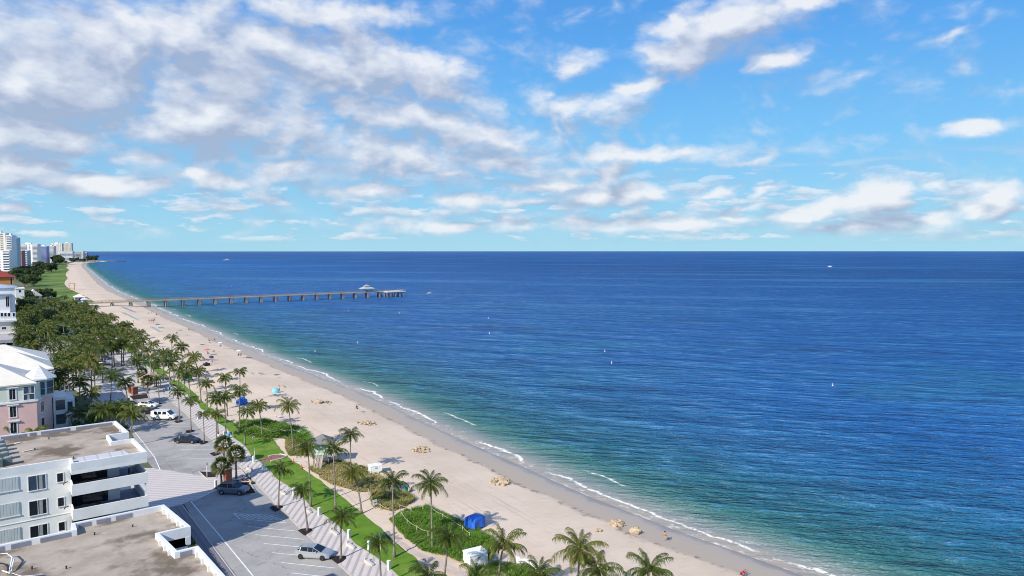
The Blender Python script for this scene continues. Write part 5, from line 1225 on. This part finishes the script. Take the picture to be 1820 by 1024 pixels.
def person(px, py, pose, top, bot, label, rz=0, sk=None, hair=None, z=2.0, group=None, loc=None):
    X, Y = loc[:2] if loc else at(px, py, z); o = thing('person', label, 'person', (X, Y, loc[2] if loc else z), rz, group)
    ms_, nm = person_proto(pose, sk or skinm, CL[top] if top else None, CL[bot], hair or hair1)
    for me_, n_ in zip(ms_, nm): c_ = bpy.data.objects.new(n_, me_); COL.objects.link(c_); c_.parent = o
    return o

# ---------------------------------------------------------------- beach and promenade things
def simple(o, label, cat, group=None): return tag(o, label, cat, group)
teal = mat('teal_paint', (.12,.32,.28), .6, .08, 1); seafoam = mat('seafoam_paint', (.50,.63,.56), .6, .06, 1); shing = mat('grey_shingle', (.20,.19,.20), .85, .15, 2, bmp=.02); woodm = mat('weathered_wood', (.30,.25,.20), .85, .15, 2)
bluet = mat('blue_tarp', (.015,.11,.52), .5, .15, 1.2, bmp=.05); ropem = mat('rope', (.48,.42,.30), .9, .1, 5); postm = mat('fence_post', (.42,.38,.28), .85, .15, 3)
lt = thing('lifeguard_tower', 'pale green lifeguard hut on stilts with a grey shingle hip roof', 'lifeguard tower', (*at(573,824), 1.95), -.55)
for sx in (-1.25, 1.25):
    for sy in (-1.25, 1.25): MB().tube([(sx,sy,0),(sx,sy,1.75)], .09).build('stilt', woodm, lt)
    MB().tube([(sx,-1.25,.2),(sx,1.25,1.6)], .05).tube([(sx,1.25,.2),(sx,-1.25,1.6)], .05).build('brace', woodm, lt)
MB().box(-1.8,1.8,-1.8,1.8,1.75,1.92).build('deck', woodm, lt)
hut = MB().box(-1.15,1.15,-1.15,1.15,1.92,3.95).build('hut', seafoam, lt)
for (x0,x1,y0,y1) in ((-.8,-.1,-1.2,-1.152),(.1,.8,-1.2,-1.152)): MB().box(x0,x1,y0,y1,2.8,3.6).build('shutter', teal, hut)
for (x0,x1,y0,y1) in ((-1.2,-1.152,-.8,.8),(1.152,1.2,-.8,.8)): MB().box(x0,x1,y0,y1,2.7,3.6).build('window', glass, hut)
hip(MB(), -1.3, 1.3, -1.3, 1.3, 4.1, 5.3, .45).build('roof', shing, lt)
mb = MB()
for (a, b_) in (((-1.75,-1.75),(1.75,-1.75)),((1.75,-1.75),(1.75,1.75)),((1.75,1.75),(-1.75,1.75)),((-1.75,1.75),(-1.75,-1.75))):
    for zz in (2.4, 2.85): mb.tube([(*a,zz),(*b_,zz)], .035, 4)
    for q in range(5): x = a[0]+(b_[0]-a[0])*q/5; y = a[1]+(b_[1]-a[1])*q/5; mb.tube([(x,y,1.9),(x,y,2.88)], .03, 4)
mb.build('railing', seafoam, lt)
mb = MB(); mb.add([(-.5,-1.85,1.9),(.5,-1.85,1.9),(.5,-4.4,.05),(-.5,-4.4,.05),(-.5,-1.85,1.78),(.5,-1.85,1.78),(.5,-4.4,-.07),(-.5,-4.4,-.07)], [(0,1,2,3),(4,7,6,5),(0,3,7,4),(1,5,6,2),(3,2,6,7)]); mb.build('ramp', woodm, lt)
for sx in (-.5,.5): MB().tube([(sx,-1.85,2.8),(sx,-4.4,.95)], .035, 4).tube([(sx,-4.4,0),(sx,-4.4,.95)], .035, 4).build('ramp_rail', seafoam, lt)
def tcone(px, py, lb):
    X, Y = at(px, py); o = MB().box(-.18,.18,-.18,.18,0,.04).cyl((0,0), .13, .03, .041, .68, 10).build('traffic_cone', mat('cone_red', (.6,.05,.04), .6)); o.location = (X, Y, 2.05); tag(o, lb, 'cone')
tcone(522, 822, 'small red cone on the sand path edge, nearer the brick court'); tcone(536.5, 832, 'small red cone on the sand path edge, nearer the dune grass')
# storage boxes
def storage(px, py, w, d, h, rz, label, lid=.12):
    X, Y = at(px, py); o = thing('storage_box', label, 'storage box', (X, Y, 2.0), rz); MB().box(-w/2,w/2,-d/2,d/2,0,h).build('box', whitep, o, bevel=.02); MB().box(-w/2-.05,w/2+.05,-d/2-.05,d/2+.05,h+.003,h+lid).build('lid', whitep, o, bevel=.03)
    MB().box(-.2,.2,-d/2-.03,-d/2-.003,h*.7,h*.85).build('latch', steel, o); return o
storage(667, 841, 2.0, 1.4, 1.35, -.2, 'white storage box at the dune fence beside the lifeguard tower'); storage(845, 1000, 2.4, 1.8, 1.25, -.12, 'large white box in the dune grass near the picture bottom', .2)
# draped tarp over stacked loungers
def tarp(name, label, px, py, rx, ry, h, rz, m, seed=1, peak=False, cat='tarp'):
    X, Y = at(px, py); mb = MB(); N_ = 22; vs = []; fs = []
    for i in range(9):
        t_ = i/8
        for j in range(N_):
            a = 2*math.pi*j/N_; sq = 1/max(abs(math.cos(a)), abs(math.sin(a)))**.75
            if t_ < .5: r_ = 1 + .10*(1-2*t_)*(1+.8*math.sin(a*5+seed)); z_ = .18 + (h*.78-.18)*(t_*2)
            else: u = (t_-.5)*2; r_ = (1-u**(1.0 if peak else 2.2))*.98 + .02; z_ = h*.78 + h*.22*(u**.7) if not peak else h*.55+h*.45*u
            nn_ = 1 + .06*mn.noise(Vector((math.cos(a)*2+seed, math.sin(a)*2, t_*3)))
            vs.append((rx*sq*r_*nn_*math.cos(a), ry*sq*r_*nn_*math.sin(a), z_))
    for i in range(8):
        for j in range(N_): fs.append((i*N_+j, i*N_+(j+1)%N_, (i+1)*N_+(j+1)%N_, (i+1)*N_+j))
    fs.append(tuple(8*N_+j for j in range(N_))); mb.add(vs, fs); root = thing(name, label, cat, (X, Y, 2.0), rz); mb.build('cover', m, root, smooth=False)
    return root
t1 = tarp('covered_loungers', 'bright blue tarp over stacked loungers on the open sand', 844, 936, 1.2, 1.0, 1.55, .2, bluet, 1)
for k in range(6): MB().tube([(-1.0+.4*k,-1.0,0),(-1.0+.4*k,-.85,.3)], .03, 5).build('chair_leg', whitep, t1)
tarp('beach_cabana', 'teal canvas beach shelter half hidden behind palm trunks', 333, 676, 1.15, .9, 1.9, .1, mat('teal_canvas', (.05,.42,.46), .7, .1, 1.5), 3)
tarp('covered_loungers', 'blue tarp peak showing behind palm fronds on the upper beach', 430, 719, 1.1, .9, 2.0, .5, mat('royal_tarp', (.012,.12,.50), .6, .12, 1.5), 4, True)
tarp('covered_loungers', 'small deep blue cover among palms on the upper beach', 299, 634, 1.0, .8, 1.5, .2, bluet, 6)
# loungers
def lounger(name, label, X, Y, rz, m, group=None, up=False, z=2.0):
    o = thing(name, label, 'lounger', (X, Y, z), rz, group)
    if up:
        MB().box(-.06,.06,-.3,.3,.02,1.25).build('seat', m, o, bevel=.02); MB().tube([(.06,-.3,0),(.25,-.3,.9)], .02, 4).tube([(.06,.3,0),(.25,.3,.9)], .02, 4).build('leg', m, o)
    else:
        MB().box(-.55,.75,-.32,.32,.30,.36).build('seat', m, o); mb = MB(); mb.add([(-.55,-.32,.33),(-.55,.32,.33),(-1.1,.32,.72),(-1.1,-.32,.72),(-.55,-.32,.28),(-.55,.32,.28),(-1.12,.32,.67),(-1.12,-.32,.67)], [(0,1,2,3),(4,7,6,5),(0,4,5,1),(3,2,6,7),(0,3,7,4),(1,5,6,2)]); mb.build('backrest', m, o)
        for sx in (-.45,.65):
            for sy in (-.3,.3): MB().box(sx-.025,sx+.025,sy-.025,sy+.025,0,.30).build('leg', m, o)
    return o
whl = mat('white_plastic', (.72,.73,.75), .5, .1, 3)
for k in range(9):
    X, Y = at(921+k*4.3, 1001+k*1.6); lounger('folded_lounger', 'white folded lounger, number %s from the left in the bottom row' % ['one','two','three','four','five','six','seven','eight','nine'][k], X, Y, .5+.5*math.sin(k*3), whl, 'white folded loungers in a row', True).scale = (1.2, .9, .62+.1*math.sin(k*5))
lounger('sun_lounger', 'white lounger alone on the sand right of the three lawn palms', *at(497,743), .3, whl); lounger('sun_lounger', 'white lounger on the sand between the lone palm and the tower, left one', *at(532,769), .2, whl); lounger('sun_lounger', 'white lounger on the sand between the lone palm and the tower, right one', *at(539,771), .2, whl)
tl = mat('teal_plastic', (.06,.36,.36), .6, .1, 3); bl_ = mat('blue_plastic', (.03,.10,.45), .6, .1, 3); gl = mat('green_plastic', (.07,.30,.12), .6, .1, 3)
for k in range(10): X, Y = at(218+k*2.3, 546.5+k*.95); lounger('sun_lounger', 'blue lounger in the upper blue row near the pier', X, Y, -.4, bl_, 'blue loungers near the pier')
for k in range(12): X, Y = at(219+k*2.4, 556.5+k*1.15); lounger('sun_lounger', 'green and teal lounger in the row below the blue ones near the pier', X, Y, -.4, gl if k < 4 else tl, 'teal loungers near the pier')
for k in range(5): X, Y = at(271+k*3.3, 582.5+k*2.0); lounger('sun_lounger', 'teal lounger in the short row above the near palms', X, Y, -.4, tl, 'short row of teal loungers')
# umbrellas
def umbrella(px, py, m, label, tilt=.0, r=1.05, h=2.0, rz=0):
    X, Y = at(px, py); o = thing('beach_umbrella', label, 'umbrella', (X, Y, 2.0), rz); o.rotation_euler = (tilt, 0, rz); MB().tube([(0,0,-.1),(0,0,h)], .022, 6).build('pole', whitep, o)
    N_ = 10; mb = MB(); vs = [(0,0,h+.05)]
    for i, (rr_, zz) in enumerate(((.5,-.06),(.82,-.20),(1.0,-.36))): vs += [(r*rr_*math.cos(2*math.pi*j/N_), r*rr_*math.sin(2*math.pi*j/N_), h+zz) for j in range(N_)]
    fs = [(0,1+j,1+(j+1)%N_) for j in range(N_)] + [(1+i*N_+j,1+(i+1)*N_+j,1+(i+1)*N_+(j+1)%N_,1+i*N_+(j+1)%N_) for i in (0,1) for j in range(N_)]
    mb.add(vs, fs); mb.build('canopy', m, o, fixn=False); return o
umbrella(489, 697, mat('sky_canvas', (.20,.55,.66), .7, .06, 2), 'light blue umbrella tipped toward the camera on the open beach', 1.0, .95, 1.0)
umbrella(367, 630, mat('pink_canvas', (.62,.12,.18), .7, .08, 2), 'pink red umbrella on the beach beyond the palms'); umbrella(280, 583, mat('purple_canvas', (.10,.07,.30), .7, .08, 2), 'purple umbrella beyond the short teal row')
umbrella(392, 617, mat('pale_canvas', (.55,.68,.76), .7, .08, 2), 'pale blue umbrella nearer the water'); umbrella(425, 632, mat('white_canvas', (.70,.74,.74), .7, .08, 2), 'white umbrella with dark chairs beneath, nearest the wet sand')
umbrella(320, 594, mat('green_canvas', (.08,.36,.26), .7, .08, 2), 'green umbrella just behind the palm tops'); umbrella(264, 562, gl, 'green umbrella on the sand below the pier'); umbrella(375, 640, mat('navy_canvas', (.05,.04,.10), .7), 'dark navy umbrella tilted beside the walking beachgoer', .5, .8, 1.6)
tarp('beach_tent', 'small black beach tent by the palm tops', 367, 650, .95, .8, 1.2, .3, mat('black_canvas', (.03,.02,.03), .8), 8, True, 'tent')
# people
person(451, 784, 'walk', 'navy', 'white', 'person in a navy shirt and white shorts walking across the lawn', 2.2, z=2.06)
bx0, by0 = at(436, 860.5, 2.05); bn = thing('bench', 'pinkish curved bench with two people, beside the dark mulch bed', 'bench', (bx0, by0, 2.06), PARK+.2); pinkc = mat('pink_concrete', (.55,.42,.36), .8)
MB().box(-1.0,1.0,-.25,.25,.38,.48).build('seat', pinkc, bn, bevel=.02)
for s_ in (-.8,.8): MB().box(s_-.12,s_+.12,-.2,.2,0,.378).build('leg', pinkc, bn)
for k, (dx_, lb) in enumerate(((-.45,'person in dark clothes on the pink bench, left one of two'),(.15,'person in dark clothes on the pink bench, right one of two'))):
    a = PARK+.2; person(0,0,'sit','black' if k == 0 else 'navy','blue' if k == 0 else 'black', lb, a+1.3, loc=(bx0+dx_*math.cos(a)-.0, by0+dx_*math.sin(a), 2.06-.02))
person(388.5, 785, 'stand', 'white', 'blue', 'person in a white top standing at the promenade edge by the fan palms', 1.0, z=2.06)
person(291.5, 701, 'stand', 'black', 'black', 'person in dark clothes at the plaza edge by the blue sign', .6, z=2.06)
person(1182, 955, 'ground', None, 'khaki', 'sunbather sitting at the seaweed line near the picture bottom', .6, sk=skinm, z=1.1)
person(1322, 1019, 'lie', 'red', 'red', 'person in red lying on the sand at the bottom edge', .2, z=1.2)
for px, py, pose, tp, bt, lb in [(635,727,'ground','black','black','person in black sitting between the light rock piles'),(492,667,'lie','black','black','person in black lying on the sand above the blue umbrella'),(495,696,'ground','black','purple','person in dark clothes behind the light blue umbrella'),
   (265,573,'stand','red','black','leftmost of the five people standing in a group below the pier'),(268.5,573,'stand','pink','black','second from left of the five people standing below the pier'),(270.5,573,'walk','black','black','middle one of the five people standing below the pier'),(272.5,573,'stand','red','navy','fourth from left of the five people standing below the pier'),(275,572,'walk','red','black','rightmost of the five people standing in a group below the pier'),
   (336,587,'ground','black','black','two-some seated on the sand beyond the tall palms, left'),(314,593,'ground','navy','black','person seated left of the pair beyond the palms'),(372,606,'ground','black','black','person seated on the middle beach, left one near the wet sand'),(381,605,'ground','black','navy','person seated on the middle beach, right one near the wet sand'),
   (374.5,610,'lie','navy','black','person lying just below the seated one on the middle beach'),(380,626,'ground','khaki','red','person sitting in the sun right of the pink umbrella'),(369.5,629,'ground','purple','black','person sitting in the shade of the pink umbrella'),(377,647,'walk','white','grey','beachgoer walking past the black tent'),
   (342,587,'lie','khaki','khaki','person lying at the edge of the wet sand beyond the palms'),(424,632,'ground','black','black','person seated left under the white umbrella'),(428,632,'ground','black','black','person seated right under the white umbrella'),(392,616,'ground','navy','black','person seated under the pale blue umbrella'),
   (288,582,'lie','red','red','person in red lying right of the purple umbrella'),(283,583,'lie','pink','pink','person in pink lying under the purple umbrella'),(262,549,'walk','navy','grey','person walking under the pier, right'),(258,549,'stand','black','grey','person standing under the pier, left'),(270,558,'stand','black','navy','person standing on the sand below the second pier bent'),
   (278,560,'ground','black','black','person sitting near the wet sand below the pier'),(237,575,'stand','black','khaki','lone person on the upper sand left of the group of five'),(360,613,'lie','black','black','person lying alone left of the middle beach pair'),(205,526,'walk','white','grey','person strolling beyond the pier near the water'),(208,524,'stand','navy','grey','person standing beyond the pier near the water')]:
    person(px, py, pose, tp, bt, lb, (px*7) % 6, sk=skinm if px % 2 else skin2, z=1.98)
# promenade bollard lights, posts and signs
colm = mat('pale_bollard', (.62,.66,.60), .6, .05, 2)
for k, (px, py, h, lb) in enumerate([(451,822,1.1,'left of the brick court beside the tall pole'),(467.6,833,1.05,'just right of the brick court'),(522,880,1.05,'behind the tall slim palm'),(567.4,916,1.05,'in the lawn left of the painted-foot palm'),(620,956.5,1.05,'right of the painted-foot palm'),(656,977,1.05,'left of the blue-topped post'),(691,1013,1.05,'nearest to the picture bottom'),(399,776,1.0,'behind the fan palms'),(383.5,865,1.0,'beside the dark mulch bed by the SUV'),(352,745,1.0,'beyond the sedan palms'),(430,800+3,1.0,'beside the three lawn palms')]):
    X, Y = at(px, py, 2.04); o = thing('bollard_light', 'pale bollard light, ' + lb, 'bollard', (X, Y, 2.03), .3, 'bollard lights along the lawn'); MB().box(-.17,.17,-.17,.17,0,h).build('post', colm, o, bevel=.02); MB().box(-.175,.175,-.175,.175,h+.003,h+.07).build('cap', whitep, o, bevel=.02); MB().box(-.12,.12,-.178,-.172,h-.28,h-.1).build('lens', chrome, o)
def post_sign(px, py, h, label, pm, sm, w=.45, sh=.5, rz=.4, cat='sign', z=2.04, name='sign_post'):
    X, Y = at(px, py, z); o = thing(name, label, cat, (X, Y, z-.03), rz); MB().cyl((0,0), .045, .04, 0, h, 8).build('post', pm, o); MB().box(-w/2,w/2,-.05,-.02,h-sh,h).build('sign_panel', sm, o)
    MB().box(-w*.32,w*.32,-.058,-.052,h-sh*.6,h-sh*.45).build('sign_marks', mat('sign_blue', (.04,.12,.45), .5), o); return o
bsg = mat('sign_sky', (.10,.38,.62), .5, .05, 2)
post_sign(497.5, 862, 2.3, 'turquoise sign on a post behind the second promenade palm', colm, mat('sign_turquoise', (.04,.38,.42), .5), .5, .8); post_sign(676, 978, 2.3, 'post with a light blue square top at the promenade edge', colm, bsg, .4, .4); post_sign(453, 822, 2.6, 'tall pale pole beside the brick court', colm, colm, .14, .5, cat='pole')
post_sign(368, 848.5, 2.5, 'white post with a small sign in the black island', whitep, whitep, .3, .5, z=2.0); post_sign(666.5, 904, 1.35, 'white notice board at the dune fence between the sand paths', woodm, whitep, .7, .8, .2); post_sign(295.5, 703, 2.0, 'round-looking blue and white sign at the plaza edge', colm, bsg, .8, .8); post_sign(303, 700, 3.0, 'tall green and white pole at the plaza edge', colm, teal, .4, .6, cat='pole')
sh_ = thing('beach_shower', 'white and teal beach shower pole on the lawn', 'shower', (*at(414.5,787), 2.03), .5); MB().cyl((0,0), .06, .05, 0, 2.2, 8).build('post', seafoam, sh_); MB().tube([(0,0,2.1),(.35,0,2.15),(.4,0,2.0)], .03, 5).build('shower_head', steel, sh_); MB().tube([(0,0,1.6),(-.3,0,1.65),(-.34,0,1.5)], .03, 5).build('shower_head', steel, sh_); MB().cyl((0,0),.4,.4,0,.03,14).build('drain', pinkc, sh_)
def bin_(px, py, m, label):
    X, Y = at(px, py); o = thing('litter_bin', label, 'bin', (X, Y, 2.04)); MB().cyl((0,0), .27, .32, 0, .95, 14).build('body', m, o, smooth=False); MB().cyl((0,0), .34, .18, .953, 1.12, 14).build('lid', m, o)
bin_(406, 779.5, bsg, 'blue bin on the lawn left of the beach shower'); bin_(722, 876, mat('bin_green', (.05,.22,.18), .5), 'dark green topped bin on the sand behind the dune patch')
# angular concrete seats at the promenade scallops
for k, (px, py, lb) in enumerate([(506,876,'farthest, behind the turquoise sign'),(551,908,'left of the painted-foot palm crown'),(598,946,'below the bollard left of the painted-foot palm'),(627,970,'between the painted-foot palm and the blue-topped post'),(660,1000,'nearest the picture bottom'),(447,834,'beside the brick court')]):
    X, Y = at(px, py, 2.1); o = thing('concrete_seat', 'angular concrete promenade seat, ' + lb, 'bench', (X-.3, Y-.2, 2.06), R(100), 'concrete seats at the promenade edge'); o.scale = (.7, .7, .8)
    mb = MB(); mb.add([(-1.0,-.25,0),(.9,-.25,0),(.9,.35,0),(-1.0,.2,0),(-1.0,-.25,.25),(.9,-.25,.5),(.9,.35,.5),(-1.0,.2,.25)], [(0,3,2,1),(4,5,6,7),(0,1,5,4),(1,2,6,5),(2,3,7,6),(3,0,4,7)]); mb.build('seat', M_conc, o, bevel=.02); MB().box(.92,1.3,-.2,.3,0,.75).build('end_block', M_conc, o, bevel=.02)
# brick pillars, mulch islands
brick = mat('red_brick', (.24,.085,.055), .85, .2, 2.5)
def pillar(px, py, w, h, label):
    X, Y = at(px, py); o = thing('brick_pillar', label, 'pillar', (X, Y, 1.98), .2); MB().box(-w/2,w/2,-w/2,w/2,0,h).build('shaft', brick, o); MB().box(-w/2-.08,w/2+.08,-w/2-.08,w/2+.08,h+.003,h+.16).build('cap', mat('brick_cap', (.34,.20,.15), .8), o); MB().box(-w/2-.06,w/2+.06,-w/2-.06,w/2+.06,.003,.25).build('plinth', mat('brick_cap', (.34,.20,.15)), o)
pillar(405, 861, .95, 2.5, 'dark red brick pillar between the fan palms and the SUV'); pillar(233, 698, 1.2, 2.0, 'left of two brick pillars on the plaza'); pillar(239.5, 702, 1.2, 2.0, 'right of two brick pillars on the plaza')
def isl(pts, z=2.0):
    P = [at(x, y, z) for x, y in pts]; mb = MB(); mb.prism(P, 1.91, z+.06); o = struct(mb.build('kerb', M_kerb)); c_ = Vector((sum(p_[0] for p_ in P)/len(P), sum(p_[1] for p_ in P)/len(P))); Q = [tuple(c_+(Vector(p_)-c_)*.9) for p_ in P]; sheet('mulch_bed', Q, z+.068, M_mulch)
isl([(353,838),(385,840),(385,849),(366,850)]); isl([(376,869),(388,860),(404,854),(434,852),(448,862),(458,878),(446,880),(420,870),(396,876)]); isl([(228,704),(262,700),(266,708),(236,712)])
# rope fences
def fence(pts, label, h=.95):
    o = thing('rope_fence', label, 'fence'); P = [at(x, y) for x, y in pts]
    for k, (X, Y) in enumerate(P): MB().cyl((X,Y), .06, .055, 2.0, 2.0+h, 7).build('post', postm, o)
    mb = MB()
    for a, b_ in zip(P, P[1:]):
        mb.tube([(a[0]+(b_[0]-a[0])*t_, a[1]+(b_[1]-a[1])*t_, 2.0+h-.1-.12*math.sin(math.pi*t_)) for t_ in (0,.25,.5,.75,1)], .028, 5)
    mb.build('rope', ropem, o)
fence([(655,880),(663,901),(676,907),(691,915)], 'rope fence left of the near sand path by the notice board'); fence([(713,921),(724,935),(741,947),(761,956)], 'rope fence slanting down the bright green dune bed'); fence([(768,914),(787,925),(807,937),(822,947),(835,959)], 'rope fence along the beach side of the bright green bed'); fence([(630,834),(643,840),(656,846),(672,853)], 'rope fence beside the storage box'); fence([(711,908),(731,912),(752,909)], 'short post row beside the near sand path mouth'); fence([(452,762),(468,768),(482,774),(500,771),(511,772)], 'rope fence through the dune grass behind the walking person'); fence([(533,795),(544,800),(556,806)], 'short rope fence left of the lifeguard tower')
# thatched shelters
thm = mat('thatch', (.36,.26,.22), .95, .2, 3, bmp=.05)
def hut_(px, py, w, label):
    X, Y = at(px, py); o = thing('thatched_hut', label, 'hut', (X, Y, 1.98), .3)
    for sx in (-w,w):
        for sy in (-w,w): MB().cyl((sx*.8,sy*.8), .1, .09, 0, 2.6, 7).build('post', woodm, o)
    hip(MB(), -w, w, -w, w, 2.8, 4.6, .5).build('roof', thm, o)
hut_(270, 690, 1.9, 'thatched shelter on the plaza beside the fan palms'); hut_(182, 618, 1.9, 'small thatched roof among the farther palms')
# rocks
rk = mat('limestone', (.50,.39,.26), .9, .25, 2.5, bmp=.05, rnd=.35); RM = []
for s_ in range(5):
    rr = random.Random(s_+60); o = MB().sphere((0,0,0), .5, 8, 5, (1,.8,.62), .26, rr).build('rock', rk); RM.append(o.data); bpy.data.objects.remove(o)
rr = random.Random(77)
for (px, py, sx, sy, cnt, s0, lb) in [(570,712,19,5,26,.85,'the light pile left of the black-clad sitter'),(652,747,20,5,24,.85,'the pile behind the lifeguard tower'),(746,792,20,7,26,.9,'the scattered pile in mid beach'),(893,847,22,8,24,1.0,'the pile above the blue tarp'),(1096,916,13,5,12,1.1,'the dark pile at the wet sand, left'),(1132,929,10,4,9,1.2,'the dark pile at the wet sand, right'),(460,662,16,2.2,14,.7,'the small far pile below the white umbrella'),(505,684,15,3,7,.5,'the scatter above the light blue umbrella'),(1062,932,6,2,4,.7,'the lone few on dry sand near the bottom')]:
    for k in range(cnt):
        a = rr.uniform(0,6.28); q = rr.random()**.6; X, Y = at(px+sx*q*math.cos(a), py+sy*q*math.sin(a), 2.0)
        o = bpy.data.objects.new('rock', RM[rr.randrange(5)]); COL.objects.link(o); s_ = s0*rr.uniform(.45,1.25)*(1.2-.5*q); o.scale = (s_, s_, s_); sdist = xs(Y)-X; zz = 2.0 if sdist > 22 else (dry(-sdist))
        o.location = (X, Y, zz+.12*s_+ (.25*(1-q))); o.rotation_euler = (rr.uniform(0,.6), rr.uniform(0,.6), rr.uniform(0,6)); tag(o, 'tan limestone rock in ' + lb, 'rock', 'rocks of ' + lb)
# buoys and boats
for k, (px, py, lb) in enumerate([(1480,686,'far right on its own'),(1075,625,'in mid water, upper right'),(868,566,'below and right of the pier head'),(870,593,'just below the one right of the pier head'),(1087,646,'in mid water, lower right'),(620,541+12,'under the outer pier'),(710,557,'right below the pier head'),(455,517,'left, beyond the pier'),(411,509,'leftmost, beyond the pier'),(560,625,'between the breakers and the pier'),(636,610,'in the shallows below the outer pier')]):
    X, Y = at(px, py, 0); o = thing('buoy', 'small white swim buoy floating ' + lb, 'buoy', (X, Y, 0), 0, 'swim buoys'); o.scale = (.45, .45, .6); MB().cyl((0,0), .45, .42, -.3, .35, 12).build('float', whitep, o); MB().cyl((0,0), .16, .10, .353, 1.5, 8).build('mast', whitep, o)
def boat(px, py, L_, label, rz=0):
    X, Y = at(px, py, 0); o = thing('motorboat', label, 'boat', (X, Y, -.1), rz); o.scale = (L_/6,)*3
    loft([(-3,1.0,0,.9),(-1,1.15,-.1,.95),(1.2,1.0,-.05,1.1),(2.4,.5,.3,1.3),(3.1,.05,.9,1.45)], lambda s_: [(-s_[1]*.5,s_[2]),(s_[1]*.5,s_[2]),(s_[1],s_[3]),(-s_[1],s_[3])]).build('hull', whitep, o); MB().box(-1.0,.8,-.6,.6,1.0,1.9).build('cabin', white, o, bevel=.08); MB().box(-1.2,.9,-.7,.7,1.95,2.05).build('canopy', bluet, o); MB().box(.81,.84,-.5,.5,1.35,1.8).build('windshield', glass, o)
boat(763, 522, 4.5, 'small white boat right of the pier head'); boat(403, 463, 22, 'white boat far out near the horizon, left'); boat(1475, 474.5, 9, 'tiny white boat far out toward the horizon, right', 2)
# orange playground-like tower on the far sand
of = thing('lifeguard_tower', 'orange framed tower standing on the sand by the dune scrub beyond the pier', 'lifeguard tower', (*at(128,516), 1.95)); orm = mat('orange_paint', (.65,.28,.12), .7)
for sx in (-2.2,2.2):
    for sy in (-1.5,1.5): MB().box(sx-.15,sx+.15,sy-.15,sy+.15,0,6.2).build('post', orm, of)
MB().box(-2.5,2.5,-1.8,1.8,1.8,2.05).build('deck', orm, of); MB().box(-2.6,2.6,-1.9,1.9,6.203,6.5).build('roof', orm, of)
